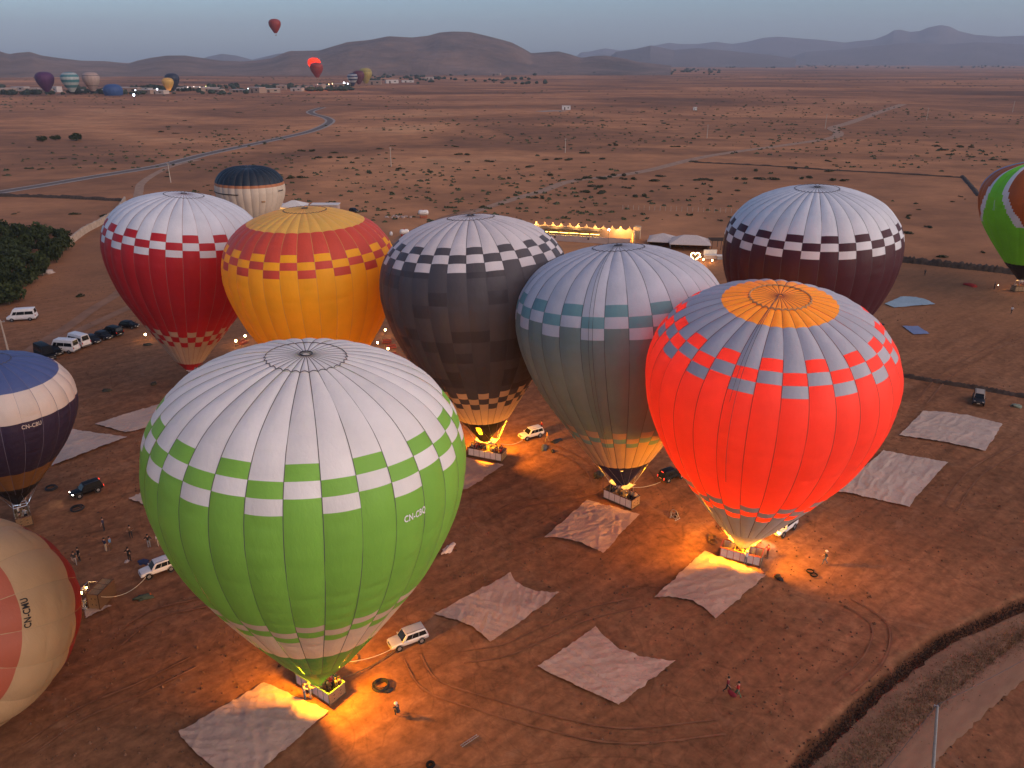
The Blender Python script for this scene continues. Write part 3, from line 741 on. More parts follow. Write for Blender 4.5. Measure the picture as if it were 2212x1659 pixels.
# --- lime, brown and blue striped balloon
LIME = cloth('cloth_lime', (.20, .66, .03), .15); BRN = cloth('cloth_rust', (.42, .095, .02), .1); BLU2 = cloth('cloth_azure', (.05, .24, .55), .1)
t = thing('hot_air_balloon', 'lime and rust striped balloon with blue stripe over a black scoop', 'hot air balloon', (119.06, 177.51, 0), group=GB)
E = Env(t.location, 11.191, -.054, .032, .982)
zb = [s_of_z(.30)]
def petal(a, q):
    z = float(np.interp(q, PDS, PD[:, 0])); d = math.degrees(a) % 360
    if z < .30: return BLACKCLOTH
    k = round((d - 158) / 72); off = (d - 158) - 72 * k; sh = (1.86 - z) * 4
    half = 21 if z > 1.86 else 21 * max(0, 1 - ((1.86 - z) / .72) ** 1.6); off -= sh * (1 if k % 5 == 1 else -.5)
    if half > 0 and abs(off) < half: return BLU2 if (k % 5 in (0, 3) and off < -8) else BRN
    if half > 0 and abs(off) < half + 6 + max(0, 1.86 - z) * 6: return WHITE2
    return LIME
def cf(i, q): return (LIME if q > zb[0] else BLACKCLOTH), False
build_envelope(t, E, gore_edges(24, 180), .20, .22, zb, cf, tape=None, cap_mat=BRN, K=8, facecol=(petal, (LIME, BRN, BLU2, WHITE2, BLACKCLOTH)))
wrap_text(t, E, 'ballo', 1.55, R(194), 2.4, plain('pale_letter', (.32, .62, .28), .8), width=4.4)
scoop(t, E, R(200), .20, 3.0, BLACKCLOTH, half=R(150))
basket(t, Vector((0, 0, 0)), R(5), 3.4, 1.6, wall=WICKER, npan=4, shield=False)
flame(t, E.axis_pt(-.09), E.a, 1.2, .2, 30, 120, .4)

# --- balloon lying on the ground, being filled
SAND = cloth('cloth_sand', (.48, .29, .15), .15); CORAL2 = cloth('cloth_faded_coral', (.40, .095, .05), .15); RED2 = cloth('cloth_dark_red', (.30, .025, .02), .15)
el, az = R(26.3), R(266.8)
t = thing('hot_air_balloon', 'sand and coral balloon lying half filled on the ground, lettered CN-CMU', 'hot air balloon', (-43.42, 62.13, 0), group=GB)
ax = Vector((math.cos(el) * math.cos(az), math.cos(el) * math.sin(az), math.sin(el)))
E = Env(t.location, 8.65, 0, 0, 1.0, axis=ax, org=(0, 0, 2.56), bulge=.05)
zb = [s_of_z(1.29), s_of_z(1.99)]
def cf(i, s): return (RED2 if s < zb[0] else SAND if s < zb[1] else CORAL2), False
build_envelope(t, E, gore_edges(18, 5), .05, .2, zb, cf, tape=plain('load_tape_sand', (.40, .26, .14), .8), panel_s=.2)
wrap_text(t, E, 'CN-CMU', 1.952, R(13.6), .52, plain('black_letter', (.015, .013, .012), .7), width=2.2, fN=(R(5), 18))
v = (gp(205, 1305) - t.location)
bk = basket(t, v + Vector((1.3, .3, .95)), 0, 2.6, 1.7, npan=3, wall=WICKER, shield=False, parts=1, lie=(Vector((-1, .12, .05)).to_track_quat('Z', 'Y').to_euler()))
bulb(t, v + Vector((-1.25, .2, 1.2)), .15, (1.0, .55, .18), 45, 60, 'pilot_flame'); bulb(t, v + Vector((-.85, .65, 1.5)), .10, (1.0, .45, .12), 20, 0, 'pilot_flame')

# --- navy capped balloon still filling behind the crimson one
NAVC = cloth('cloth_midnight', (.013, .021, .032), .06); IVORY = cloth('cloth_ivory', (.64, .53, .42), .2); RUSTB = cloth('cloth_rust_band', (.42, .16, .07), .15)
gpN = gp(548, 476)
t = thing('hot_air_balloon', 'squat half filled balloon with midnight blue cap and ivory sides', 'hot air balloon', gpN, group=GB)
E = Env(t.location, 11.0, .02, 0, .95, m=1.5 - .75 * 11 * .95, bulge=.12, dent=1.1)
zb = [s_of_z(1.84), s_of_z(1.76)]
def cf(i, s): return (NAVC if s > zb[0] else RUSTB if s > zb[1] else IVORY), False
build_envelope(t, E, gore_edges(28, 275), .75, .2, zb, cf, tape=plain('load_tape_brown', (.14, .10, .09), .8), vent=False)
sv = np.full((1, 20), s_of_z(1.58)); th = np.linspace(R(186), R(268), 20)[None, :]
MB().tube([Vector(p) for p in E.pt(sv, th, None, 0, .35)[0]], .16, 5).build('black_stripe', BLACKCLOTH, t)
th = np.linspace(R(338), R(352), 8)[None, :]; MB().tube([Vector(p) for p in E.pt(np.full((1, 8), s_of_z(1.62)), th, None, 0, .35)[0]], .16, 5).build('black_stripe', BLACKCLOTH, t)
th = np.linspace(R(304), R(311), 8)[None, :]; MB().tube([Vector(p) for p in E.pt(np.full((1, 8), s_of_z(1.36)), th, None, 0, .35)[0]], [.1, .3, .3, .25, .3, .3, .3, .1], 5).build('badge', plain('badge_brown', (.30, .17, .08), .7), t)
basket(t, Vector((4, -10, 0)), R(10), 4.0, 1.7)

# --- balloons far off
def small_balloon(label, pos, Rm, cols, name='hot_air_balloon', nG=16, zs=(), glow=0, asp=1.0, squat=False):
    t = thing(name, label, 'hot air balloon', pos, group=FLOCK)
    sp = s_of_z(.1); bs = sorted([sp, SMAX - .01] + [s_of_z(z) for z in zs]); sv = rows_between(bs, .14)[:, None]
    th = np.linspace(0, 2 * pi, nG * 3 + 1)[None, :]; f = np.mod(np.arange(nG * 3 + 1) / 3, 1)[None, :]
    E = Env(pos, Rm, 0, 0, asp, m=3.2 * Rm / 11, bulge=.10)
    if squat: E.o = np.array((0, 0, -1.15 * Rm * asp))
    P = E.pt(sv, np.repeat(th, len(sv), 0), f, 2 * pi / nG)
    mi = np.zeros((len(sv) - 1, nG * 3), int)
    for r in range(len(sv) - 1):
        sm = (sv[r, 0] + sv[r + 1, 0]) / 2; k = sum(sm > s_of_z(z) for z in zs)
        mi[r] = k % len(cols)
    grid_obj('envelope', P, list(cols), t, mi)
    if not squat:
        MB().box((0, 0, .7 * Rm / 11), (3 * Rm / 11, 1.6 * Rm / 11, 1.1 * Rm / 11)).build('basket', WICKER, t)
        m = MB()
        for a in range(4):
            q = pi / 4 + a * pi / 2; m.tube([(1.2 * math.cos(q) * Rm / 11, .9 * math.sin(q) * Rm / 11, 1.2 * Rm / 11), tuple(E.pt(np.array([[sp]]), np.array([[q]]))[0, 0])], .05, 4)
        m.build('upright', DARKMETAL, t)
    if glow:
        l = bpy.data.lights.new('flame_light', 'POINT'); l.energy = glow; l.color = (1, .5, .2); l.shadow_soft_size = .8
        o = bpy.data.objects.new('flame_light', l); COL.objects.link(o); o.parent = t; o.location = E.axis_pt(.45)
    return t
fr = lambda c, n: cloth('far_' + n, tuple(v * .8 for v in c), .12)
fred = fr((.36, .05, .04), 'red'); fglow = cloth('far_glowing_red', (.85, .07, .03), .5)
def fly(px, py_top, py_bot, label, col, glow=0, k=1.0, zs=(), cols=None):
    Hp = (py_bot - py_top) / DF; Rm = 10.5; tot = (2.345 + .33) * Rm; d = tot / Hp
    p = at_depth(px, py_bot, d * .985); return small_balloon(label, p, Rm, cols or [col], glow=glow, zs=zs)
fly(596, 48, 77, 'small red balloon flying high above the ridge', fred)
fly(681, 131, 162, 'bright red balloon glowing in the sky behind a darker red one', fglow, 26000)
fly(686, 141, 173, 'dull red balloon hovering in front of the glowing one', fred)
def stand(px, py, wpx, label, cols, zs=(), glow=0, squat=False, asp=1.0):
    g = gp(px, py); d = math.hypot(g.x, g.y); Rm = wpx / 2 / DF * d * 1.02; return small_balloon(label, g, Rm, cols, zs=zs, glow=glow, squat=squat, asp=asp)
stand(104, 206, 29, 'purple balloon standing by the dark trees', [fr((.10, .025, .10), 'purple')])
stand(158, 206, 29, 'balloon with teal and white rings next to the purple one', [fr((.42, .46, .44), 'pale'), fr((.06, .20, .22), 'teal')], zs=(.6, .9, 1.2, 1.5, 1.8, 2.05, 2.25))
stand(203, 204, 28, 'pinkish beige balloon with two thin dark rings', [fr((.50, .36, .30), 'beige'), fr((.16, .12, .12), 'ring')], zs=(.72, .80, 1.9, 1.98))
stand(246, 206, 32, 'blue balloon lying as a dome beside two yellow lamps', [fr((.04, .09, .24), 'blue')], squat=True)
stand(376, 200, 25, 'dark navy balloon behind the small yellow one', [fr((.03, .04, .07), 'navy')])
stand(366, 201, 20, 'small yellow balloon lit at its mouth near the trees', [fr((.60, .38, .10), 'yellow')], glow=3000)
stand(763, 188, 19, 'dark blue and white balloon at the edge of a group of three', [fr((.03, .05, .12), 'darkblue'), fr((.5, .5, .5), 'whitish')], zs=(.6, 1.0, 1.3, 1.6, 1.9, 2.1))
stand(776, 187, 22, 'maroon balloon between a yellow and a dark one', [fr((.14, .03, .05), 'maroon')])
stand(791, 186, 25, 'olive yellow balloon with one dark ring by white lights', [fr((.46, .36, .10), 'olive'), fr((.10, .10, .06), 'olivering')], zs=(1.85, 1.93))

# ------------------------------------------------------------------ ground sheets
SHEET = None
def sheet_mat(name, c):
    m, n, b = newmat(name); t = noise(n, .25, 6, .65); f = noise(n, 1.6, 7, .7, sc=(1, 1, 1), dist=2.2)
    r = ramp(n, t.outputs['Fac'], [(.3, tuple(v * .86 for v in c)), (.7, tuple(v * 1.1 for v in c))])
    st = ramp(n, f.outputs['Fac'], [(.33, (.74, .68, .64)), (.41, (1, 1, 1)), (.8, (1.06, 1.05, 1.04))])
    n.links.new(mixc(n, 1.0, r.outputs[0], st.outputs[0], 'MULTIPLY'), b.inputs['Base Color']); b.inputs['Roughness'].default_value = .75; b.inputs['Specular IOR Level'].default_value = .2
    bump(n, b, f.outputs['Fac'], .55, .18); return m
SHT = sheet_mat('dusty_canvas', (.47, .30, .225)); SHTG = sheet_mat('pale_canvas', (.47, .35, .28)); SHTB = sheet_mat('pale_blue_plastic', (.30, .38, .42)); SHTC = sheet_mat('blue_plastic', (.17, .21, .34))
def sheet(label, corners, mids=(None, None, None, None), mat=None, seed=0, amp=.09):
    """a crumpled cloth: four corners (photo points), optional points its edges pass through"""
    c = [gp(*p) for p in corners]; cx = sum(c, Vector()) / 4; n = 56; u = np.linspace(0, 1, n); rs = random.Random(seed)
    def edge(a, b, m):
        md = gp(*m) if m else (a + b) / 2
        ctl = 2 * md - (a + b) / 2
        e = np.array([np.array(a * (1 - t) ** 2 + ctl * 2 * t * (1 - t) + b * t * t) for t in u])
        d = np.array(b - a); nn = np.array([-d[1], d[0], 0]) / (np.linalg.norm(d) + 1e-6)
        w = np.array([fbm(np.array([t * 9.0 + seed * 3.1 + a.x]), np.array([a.y]), 3, seed)[0] - .5 for t in u]) * .36 * np.sin(u * pi) ** .5
        return e + nn[None, :] * w[:, None]
    A, B, Cc, D = c
    b0 = edge(A, B, mids[0]); b1 = edge(D, Cc, mids[2]); l0 = edge(A, D, mids[3]); l1 = edge(B, Cc, mids[1])
    P = np.zeros((n, n, 3))
    for j, v in enumerate(u):
        for i, t in enumerate(u):
            P[j, i] = (1 - v) * b0[i] + v * b1[i] + (1 - t) * l0[j] + t * l1[j] - ((1 - t) * (1 - v) * np.array(A) + t * (1 - v) * np.array(B) + (1 - t) * v * np.array(D) + t * v * np.array(Cc))
    X, Y = P[..., 0], P[..., 1]
    def ridge(fx, fy, ang, s):
        q = X * math.cos(ang) + Y * math.sin(ang); w = -X * math.sin(ang) + Y * math.cos(ang)
        return 1 - np.abs(2 * fbm(q * fx + .8 * fbm(X * .3, Y * .3, 2, s + 5), w * fy, 3, s) - 1)
    a1 = rs.uniform(0, pi)
    Z = ridge(1.1, .22, a1, seed) ** 4 * .9 + ridge(.9, .25, a1 + 1.2, seed + 40) ** 4 * .7 + ridge(2.2, .9, a1 + .6, seed + 80) ** 5 * .4
    P[..., 2] = .07 + amp * Z * 1.5
    P -= np.array(cx)
    o = grid_obj('ground_sheet', P, mat or SHT); o.location = cx
    tag(o, label, 'ground sheet', 'cloth sheets spread for unpacking balloons'); return o
sheet('long sheet in front of the basket of the green balloon', [(386, 1584), (571, 1477), (710, 1539), (520, 1705)], (None, None, (615, 1622), (424, 1626)), SHT, 1)
sheet('notched sheet beside the silver off-road car', [(937, 1330), (1103, 1240), (1208, 1281), (1059, 1389)], (None, (1137, 1272), (1146, 1330), (1009, 1352)), SHT, 2)
sheet('biggest lone sheet with a notched far edge, on bare soil', [(1161, 1444), (1286, 1357), (1459, 1430), (1336, 1526)], (None, (1353, 1410), None, None), SHT, 3)
sheet('sheet before the glowing red balloon with a lit strip along its edge', [(1413, 1292), (1522, 1193), (1654, 1245), (1545, 1339)], (None, None, None, (1490, 1300)), SHT, 4)
sheet('sheet in front of the basket with the navy scoop', [(1175, 1164), (1268, 1083), (1382, 1112), (1303, 1197)], (None, None, None, (1237, 1170)), SHT, 5)
sheet('pale sheet half hidden by the red balloon', [(1805, 1063), (1907, 976), (2048, 1001), (1965, 1097)], (None, (1960, 985), (1994, 1058), (1880, 1077)), SHTG, 6)
sheet('pale sheet near the dark pickup by the ditch', [(1942, 942), (1993, 890), (2165, 918), (2128, 976)], (None, (2070, 896), None, (2032, 955)), SHTG, 7)
sheet('pale blue sheet beside the plum balloon', [(1911, 657), (1945, 642), (2020, 658), (1932, 665)], (None, (1985, 644), None, None), SHTB, 8, .05)
sheet('small blue plastic sheet behind the pale blue one', [(1949, 705), (1983, 705), (2008, 722), (1974, 723)], mat=SHTC, seed=9, amp=.03)
sheet('strip of sheet running behind the green balloon toward the blue one', [(205, 917), (347, 874), (420, 900), (272, 936)], mat=SHTG, seed=10)
sheet('tilted sheet beside the small blue topped balloon', [(112, 1008), (140, 925), (203, 936), (275, 945)], ((120, 965), None, None, (200, 975)), SHTG, 11)
sheet('corner of a sheet showing beside the green balloon by its white checks', [(278, 1079), (325, 1058), (400, 1085), (345, 1104)], mat=SHTG, seed=12)
sheet('sheet in front of the basket under the charcoal balloon', [(930, 1070), (985, 986), (1088, 1007), (1010, 1058)], mat=SHT, seed=13)
sheet('small sheet under the gas burner of the lying balloon', [(182, 1306), (243, 1310), (206, 1327), (186, 1338)], mat=SHTG, seed=14, amp=.05)

# ------------------------------------------------------------------ vehicles
def lerp(a, b, t): return tuple(x + (y - x) * t for x, y in zip(a, b))
def ring_sec(x, zb, zt, wb, wt, k=.12):
    """cross-section of a car body, rounded"""
    return [(x, -wb * .86, zb), (x, -wb, zb + (zt - zb) * .22), (x, -wb, zb + (zt - zb) * .62), (x, -wt * .985, zt - (zt - zb) * .12), (x, -wt * .88, zt), (x, 0, zt + .03), (x, wt * .88, zt), (x, wt * .985, zt - (zt - zb) * .12), (x, wb, zb + (zt - zb) * .62), (x, wb, zb + (zt - zb) * .22), (x, wb * .86, zb)]
def loft(secs, close=True):
    V = []; F = []; n = len(secs[0])
    for s in secs: V += s
    for i in range(len(secs) - 1):
        for k in range(n - (0 if close else 1)): F.append((i * n + k, (i + 1) * n + k, (i + 1) * n + (k + 1) % n, i * n + (k + 1) % n))
    F.append(tuple(range(n))); F.append(tuple((len(secs) - 1) * n + k for k in range(n))[::-1])
    return V, F
KIND = {
 # lower body stations (x, zbottom, ztop, half width), cabin: (x front base, x front roof, x rear roof, x rear base), roof height, belt, wheel radius, axle positions
 'suv':  dict(st=[(-2.38, .62, .95, .80), (-2.32, .52, 1.10, .90), (-1.9, .46, 1.14, .94), (.75, .46, 1.12, .94), (1.35, .48, 1.08, .92), (2.1, .50, 1.02, .88), (2.32, .54, .90, .80)], cab=(1.02, .38, -2.02, -2.28), roof=1.86, belt=1.10, wr=.42, ax=(-1.40, 1.42), rack=True),
 'hatch': dict(st=[(-2.0, .45, .80, .74), (-1.95, .32, .92, .82), (-1.5, .25, .96, .86), (.6, .25, .95, .86), (1.2, .27, .88, .84), (1.85, .32, .76, .78), (2.02, .38, .64, .68)], cab=(1.02, .25, -1.45, -1.92), roof=1.46, belt=.94, wr=.31, ax=(-1.22, 1.25), rack=False),
 'van':  dict(st=[(-2.95, .50, 1.20, .90), (-2.90, .36, 1.30, .97), (-2.4, .33, 1.32, .98), (1.5, .33, 1.32, .98), (2.1, .36, 1.20, .96), (2.75, .40, 1.02, .90), (2.92, .46, .88, .80)], cab=(2.12, 1.30, -2.72, -2.88), roof=2.62, belt=1.30, wr=.35, ax=(-1.75, 1.85), rack=False),
 'mpv':  dict(st=[(-2.5, .48, 1.05, .84), (-2.45, .34, 1.12, .92), (-2.0, .30, 1.15, .95), (1.1, .30, 1.14, .95), (1.7, .32, 1.02, .93), (2.35, .36, .88, .86), (2.52, .42, .76, .74)], cab=(1.62, .72, -2.20, -2.44), roof=1.92, belt=1.12, wr=.34, ax=(-1.55, 1.6), rack=False),
}
PAINT = {}
def paint(name, c, rough=.28, metal=0.0, dusty=True, spec=.35):
    if name in PAINT: return PAINT[name]
    m, n, b = newmat('paint_' + name); t = noise(n, 1.2, 6, .7)
    d = (.26, .17, .11)
    r = ramp(n, t.outputs['Fac'], [(.35, c), (.75, lerp(c, d, .28 if dusty else .015))]); n.links.new(r.outputs[0], b.inputs['Base Color'])
    rr = n.nodes.new('ShaderNodeMapRange'); rr.inputs['To Min'].default_value = rough; rr.inputs['To Max'].default_value = rough + .3; n.links.new(t.outputs['Fac'], rr.inputs[0]); n.links.new(rr.outputs[0], b.inputs['Roughness'])
    b.inputs['Metallic'].default_value = metal; b.inputs['Coat Weight'].default_value = .1 if spec > .3 else 0; b.inputs['Specular IOR Level'].default_value = spec; PAINT[name] = m; return m
LAMP_OFF = plain('lamp_lens', (.55, .52, .48), .2); TAIL_OFF = plain('tail_lens', (.35, .01, .01), .3); PLASTIC = plain('grey_plastic', (.05, .05, .052), .6)
RIM = plain('alloy_rim', (.32, .32, .33), .4, .7); PLATE = plain('number_plate', (.55, .50, .40), .5)
def vehicle(name, label, kind, col, rear, front, group=None, cat='car', lights=None, roofc=None, hot=1.0):
    K = KIND[kind]; a, b = gp(*rear), gp(*front); d = b - a; c = (a + b) / 2
    t = thing(name, label, cat, (c.x, c.y, 0), math.atan2(d.y, d.x), group); sc_ = {'suv': .78 if d.length < 3.6 else .88, 'van': .95}.get(kind, .95); t.scale = (sc_, sc_, sc_)
    V, F = loft([ring_sec(x, zb, zt, w, w * .97) for x, zb, zt, w in K['st']]); o = MB().add(V, F).build('body', col, t, smooth=False)
    bv = o.modifiers.new('edge', 'BEVEL'); bv.width = .035; bv.segments = 2; bv.limit_method = 'ANGLE'; bv.angle_limit = R(28)
    for p in o.data.polygons: p.use_smooth = True
    x0, x1, x2, x3 = K['cab']; zr, zb = K['roof'], K['belt'] - .03; w = K['st'][3][3]; wb, wt = w * .95, w * .80
    cab = [[(x0, -wb, zb), (x0, wb, zb)], [(x1, -wt, zr), (x1, wt, zr)], [(x2, -wt, zr), (x2, wt, zr)], [(x3, -wb, zb), (x3, wb, zb)]]
    ml, mr_ = [(x0 + x3) / 2, 0, 0], 0
    Vc = [cab[0][0], cab[0][1], cab[1][0], cab[1][1], cab[2][0], cab[2][1], cab[3][0], cab[3][1]]
    xm = (x1 + x2) / 2; Vc += [(xm, -wt * 1.0, zr + .035), (xm, wt * 1.0, zr + .035)]
    Fc = [(0, 1, 3, 2), (2, 3, 9, 8), (8, 9, 5, 4), (4, 5, 7, 6), (0, 2, 8, 4, 6), (1, 7, 5, 9, 3), (0, 6, 7, 1)]
    o = MB().add(Vc, Fc).build('cabin', roofc or col, t); bv = o.modifiers.new('edge', 'BEVEL'); bv.width = .06; bv.segments = 3
    for p in o.data.polygons: p.use_smooth = True
    def pane(nm, A, B, C_, D, m, u0, u1, v0, v1, off, parent=None, th=.03):
        q = lambda u, v: Vector(A) * (1 - u) * (1 - v) + Vector(B) * u * (1 - v) + Vector(C_) * u * v + Vector(D) * (1 - u) * v
        nn = (Vector(B) - Vector(A)).cross(Vector(D) - Vector(A)).normalized(); 
        mid = q(.5, .5); 
        if nn.dot(mid - Vector((xm, 0, 1.0))) < 0: nn = -nn
        P = [q(u0, v0), q(u1, v0), q(u1, v1), q(u0, v1)]
        vs = [p + nn * off for p in P] + [p - nn * .02 for p in P]
        return MB().add(vs, [(0, 1, 2, 3), (4, 7, 6, 5), (0, 4, 5, 1), (1, 5, 6, 2), (2, 6, 7, 3), (3, 7, 4, 0)]).build(nm, m, parent or t)
    pane('windscreen', cab[0][0], cab[0][1], cab[1][1], cab[1][0], GLASS, .07, .93, .06, .90, .012)
    pane('rear_window', cab[3][0], cab[3][1], cab[2][1], cab[2][0], GLASS, .10, .90, .22, .88, .012)
    ns = {'van': 3, 'suv': 3, 'mpv': 3, 'hatch': 2}[kind]
    for sy in (0, 1):
        A, B, C_, D = cab[3][sy], cab[0][sy], cab[1][sy], cab[2][sy]
        cuts = [.04, .36, .64, .90] if ns == 3 else [.08, .50, .90]
        if kind == 'van': cuts = [.05, .42, .76, .93]
        for k in range(ns): pane('side_window', A, B, C_, D, GLASS, cuts[k] + .008, cuts[k + 1] - .008, .12 if kind != 'van' else .10, .82 if kind != 'van' else .60, .012)
        s = -1 if sy == 0 else 1
        MB().box((x0 - .12, s * (wb + .10), K['belt'] + .08), (.12, .18, .16)).build('mirror', col, t)
    for ax in K['ax']:
        for s in (-1, 1):
            wh = MB().lathe([(.0, -.11), (K['wr'] * .62, -.115), (K['wr'] * .94, -.11), (K['wr'], -.06), (K['wr'], .06), (K['wr'] * .94, .11), (K['wr'] * .62, .115), (0, .11)], 20, axis='y').build('wheel', RUBBER, t, smooth=False, loc=(ax, s * (w - .10), K['wr']))
            m = MB().lathe([(0, s * .128), (K['wr'] * .20, s * .128), (K['wr'] * .56, s * .12), (K['wr'] * .62, s * .105)], 12, axis='y'); m.build('rim', RIM, wh)
            MB().lathe([(K['wr'] * 1.12, s * .13), (K['wr'] * 1.24, s * .14), (K['wr'] * 1.24, s * .05), (K['wr'] * 1.12, s * .04), (K['wr'] * 1.12, s * .13)], 18, axis='y', cap=False).build('wheel_arch', PLASTIC, wh)
    f = K['st'][-1]; r = K['st'][0]
    MB().box((f[0] - .02, 0, f[1] + .06), (.16, f[3] * 1.9, .16)).build('bumper', PLASTIC if kind != 'suv' else col, t); MB().box((r[0] + .02, 0, r[1] + .03), (.16, r[3] * 1.95, .18)).build('bumper', PLASTIC, t)
    MB().box((f[0] - .10, 0, f[2] - .06), (.24, f[3] * .95, .20)).build('grille', DARKMETAL, t)
    hl = tl = None
    for s in (-1, 1):
        on = lights and lights.get('head'); hm = emit('headlight_on_%d' % int(lights['head'] * 10), (1.0, .86, .72), lights['head']) if on else LAMP_OFF
        MB().box((f[0] - .14, s * f[3] * .80, f[2] - .02), (.26, .26, .17)).build('headlight', hm, t)
        tm = emit('tail_on', (1.0, .05, .02), lights['tail']) if lights and lights.get('tail') else TAIL_OFF
        MB().box((r[0] + .03, s * r[3] * .96, r[2] - .06), (.10, .16, .34)).build('tail_light', tm, t)
        if on and lights.get('beam'):
            l = bpy.data.lights.new('headlight_beam', 'SPOT'); l.energy = lights['beam']; l.color = (1, .88, .74); l.spot_size = R(75); l.spot_blend = .6; l.shadow_soft_size = .08
            q = bpy.data.objects.new('headlight_beam', l); COL.objects.link(q); q.parent = t; q.location = (f[0] + .12, s * f[3] * .80, f[2] - .02); q.rotation_euler = Vector((-1, 0, .12)).to_track_quat('Z', 'Y').to_euler()
    if lights and lights.get('tail'): MB().box((x2 - .1, 0, zr - .02), (.08, .5, .07)).build('brake_light', emit('tail_on', (1.0, .05, .02), 8), t)
    MB().box((f[0] + .075, 0, f[1] + .06), (.02, .50, .11)).build('number_plate', PLATE, t); MB().box((r[0] - .065, 0, r[1] + .18), (.02, .50, .11)).build('number_plate', PLATE, t)
    if K['rack']:
        for s in (-1, 1): MB().tube([(x1 - .1, s * wt * .86, zr + .09), (x2 + .1, s * wt * .86, zr + .09)], .022, 6).tube([(x1 - .1, s * wt * .86, zr), (x1 - .1, s * wt * .86, zr + .09)], .02, 5).tube([(x2 + .1, s * wt * .86, zr), (x2 + .1, s * wt * .86, zr + .09)], .02, 5).build('roof_rail', DARKMETAL, t)
    return t
WHT = paint('white', (.70, .68, .66)); SIL = paint('silver', (.55, .54, .54), .25, .35); BLK = paint('black', (.005, .005, .006), .38, dusty=False, spec=.14); GRY = paint('graphite', (.012, .013, .017), .35, dusty=False, spec=.2)
vehicle('off_road_car', 'silver off-road car with roof rails tied to the basket of the green balloon', 'suv', SIL, (914, 1377), (848, 1401))
vehicle('off_road_car', 'white off-road car roped to the basket of the lying balloon', 'suv', WHT, (374, 1225), (312, 1247))
vehicle('off_road_car', 'black off-road car with both headlights on', 'suv', BLK, (214, 1057), (163, 1075), lights=dict(head=14, beam=60, tail=1.5))
vehicle('off_road_car', 'white off-road car beside a person in a red top', 'suv', WHT, (1167, 939), (1127, 950))
vehicle('off_road_car', 'black off-road car with glowing red tail lights', 'suv', BLK, (1428, 1041), (1472, 1026), lights=dict(tail=9))
vehicle('off_road_car', 'white car with one glaring headlight behind the glowing balloon', 'suv', WHT, (1712, 1130), (1667, 1163), lights=dict(head=30, beam=350))
vehicle('pickup', 'dark off-road car parked alone by the ditch', 'suv', GRY, (2113, 856), (2112, 881), roofc=paint('beige', (.36, .28, .22)))
PK = 'vehicles parked along the dirt track'
vehicle('minibus', 'white minibus parked alone beside the orchard', 'van', WHT, (80, 689), (19, 693), cat='van')
vehicle('minibus', 'white minibus between dark vehicles, showing its long side', 'van', WHT, (168, 761), (112, 757), PK, 'van')
vehicle('minibus', 'white minibus showing only its roof and tail behind another', 'van', WHT, (189, 751), (150, 741), PK, 'van')
vehicle('minibus', 'black minibus at the lower end of the parked row', 'van', BLK, (76, 760), (124, 785), PK, 'van')
vehicle('hatchback', 'dark hatchback next to the white minibuses', 'hatch', GRY, (189, 735), (213, 743), PK)
vehicle('hatchback', 'dark hatchback second after the white minibuses', 'hatch', GRY, (212, 727), (238, 734), PK)
vehicle('people_carrier', 'big black people carrier in the row of parked vehicles', 'mpv', BLK, (265, 728), (224, 718), PK)
vehicle('hatchback', 'dark car at the far end of the parked row by the crimson balloon', 'hatch', BLK, (262, 706), (298, 709), PK)
vehicle('hatchback', 'dark car tucked between the black and white minibuses', 'hatch', BLK, (108, 759), (131, 769), PK)
vehicle('hatchback', 'dark car parked near the gas tanks on the plain', 'hatch', GRY, (758, 457), (772, 459))

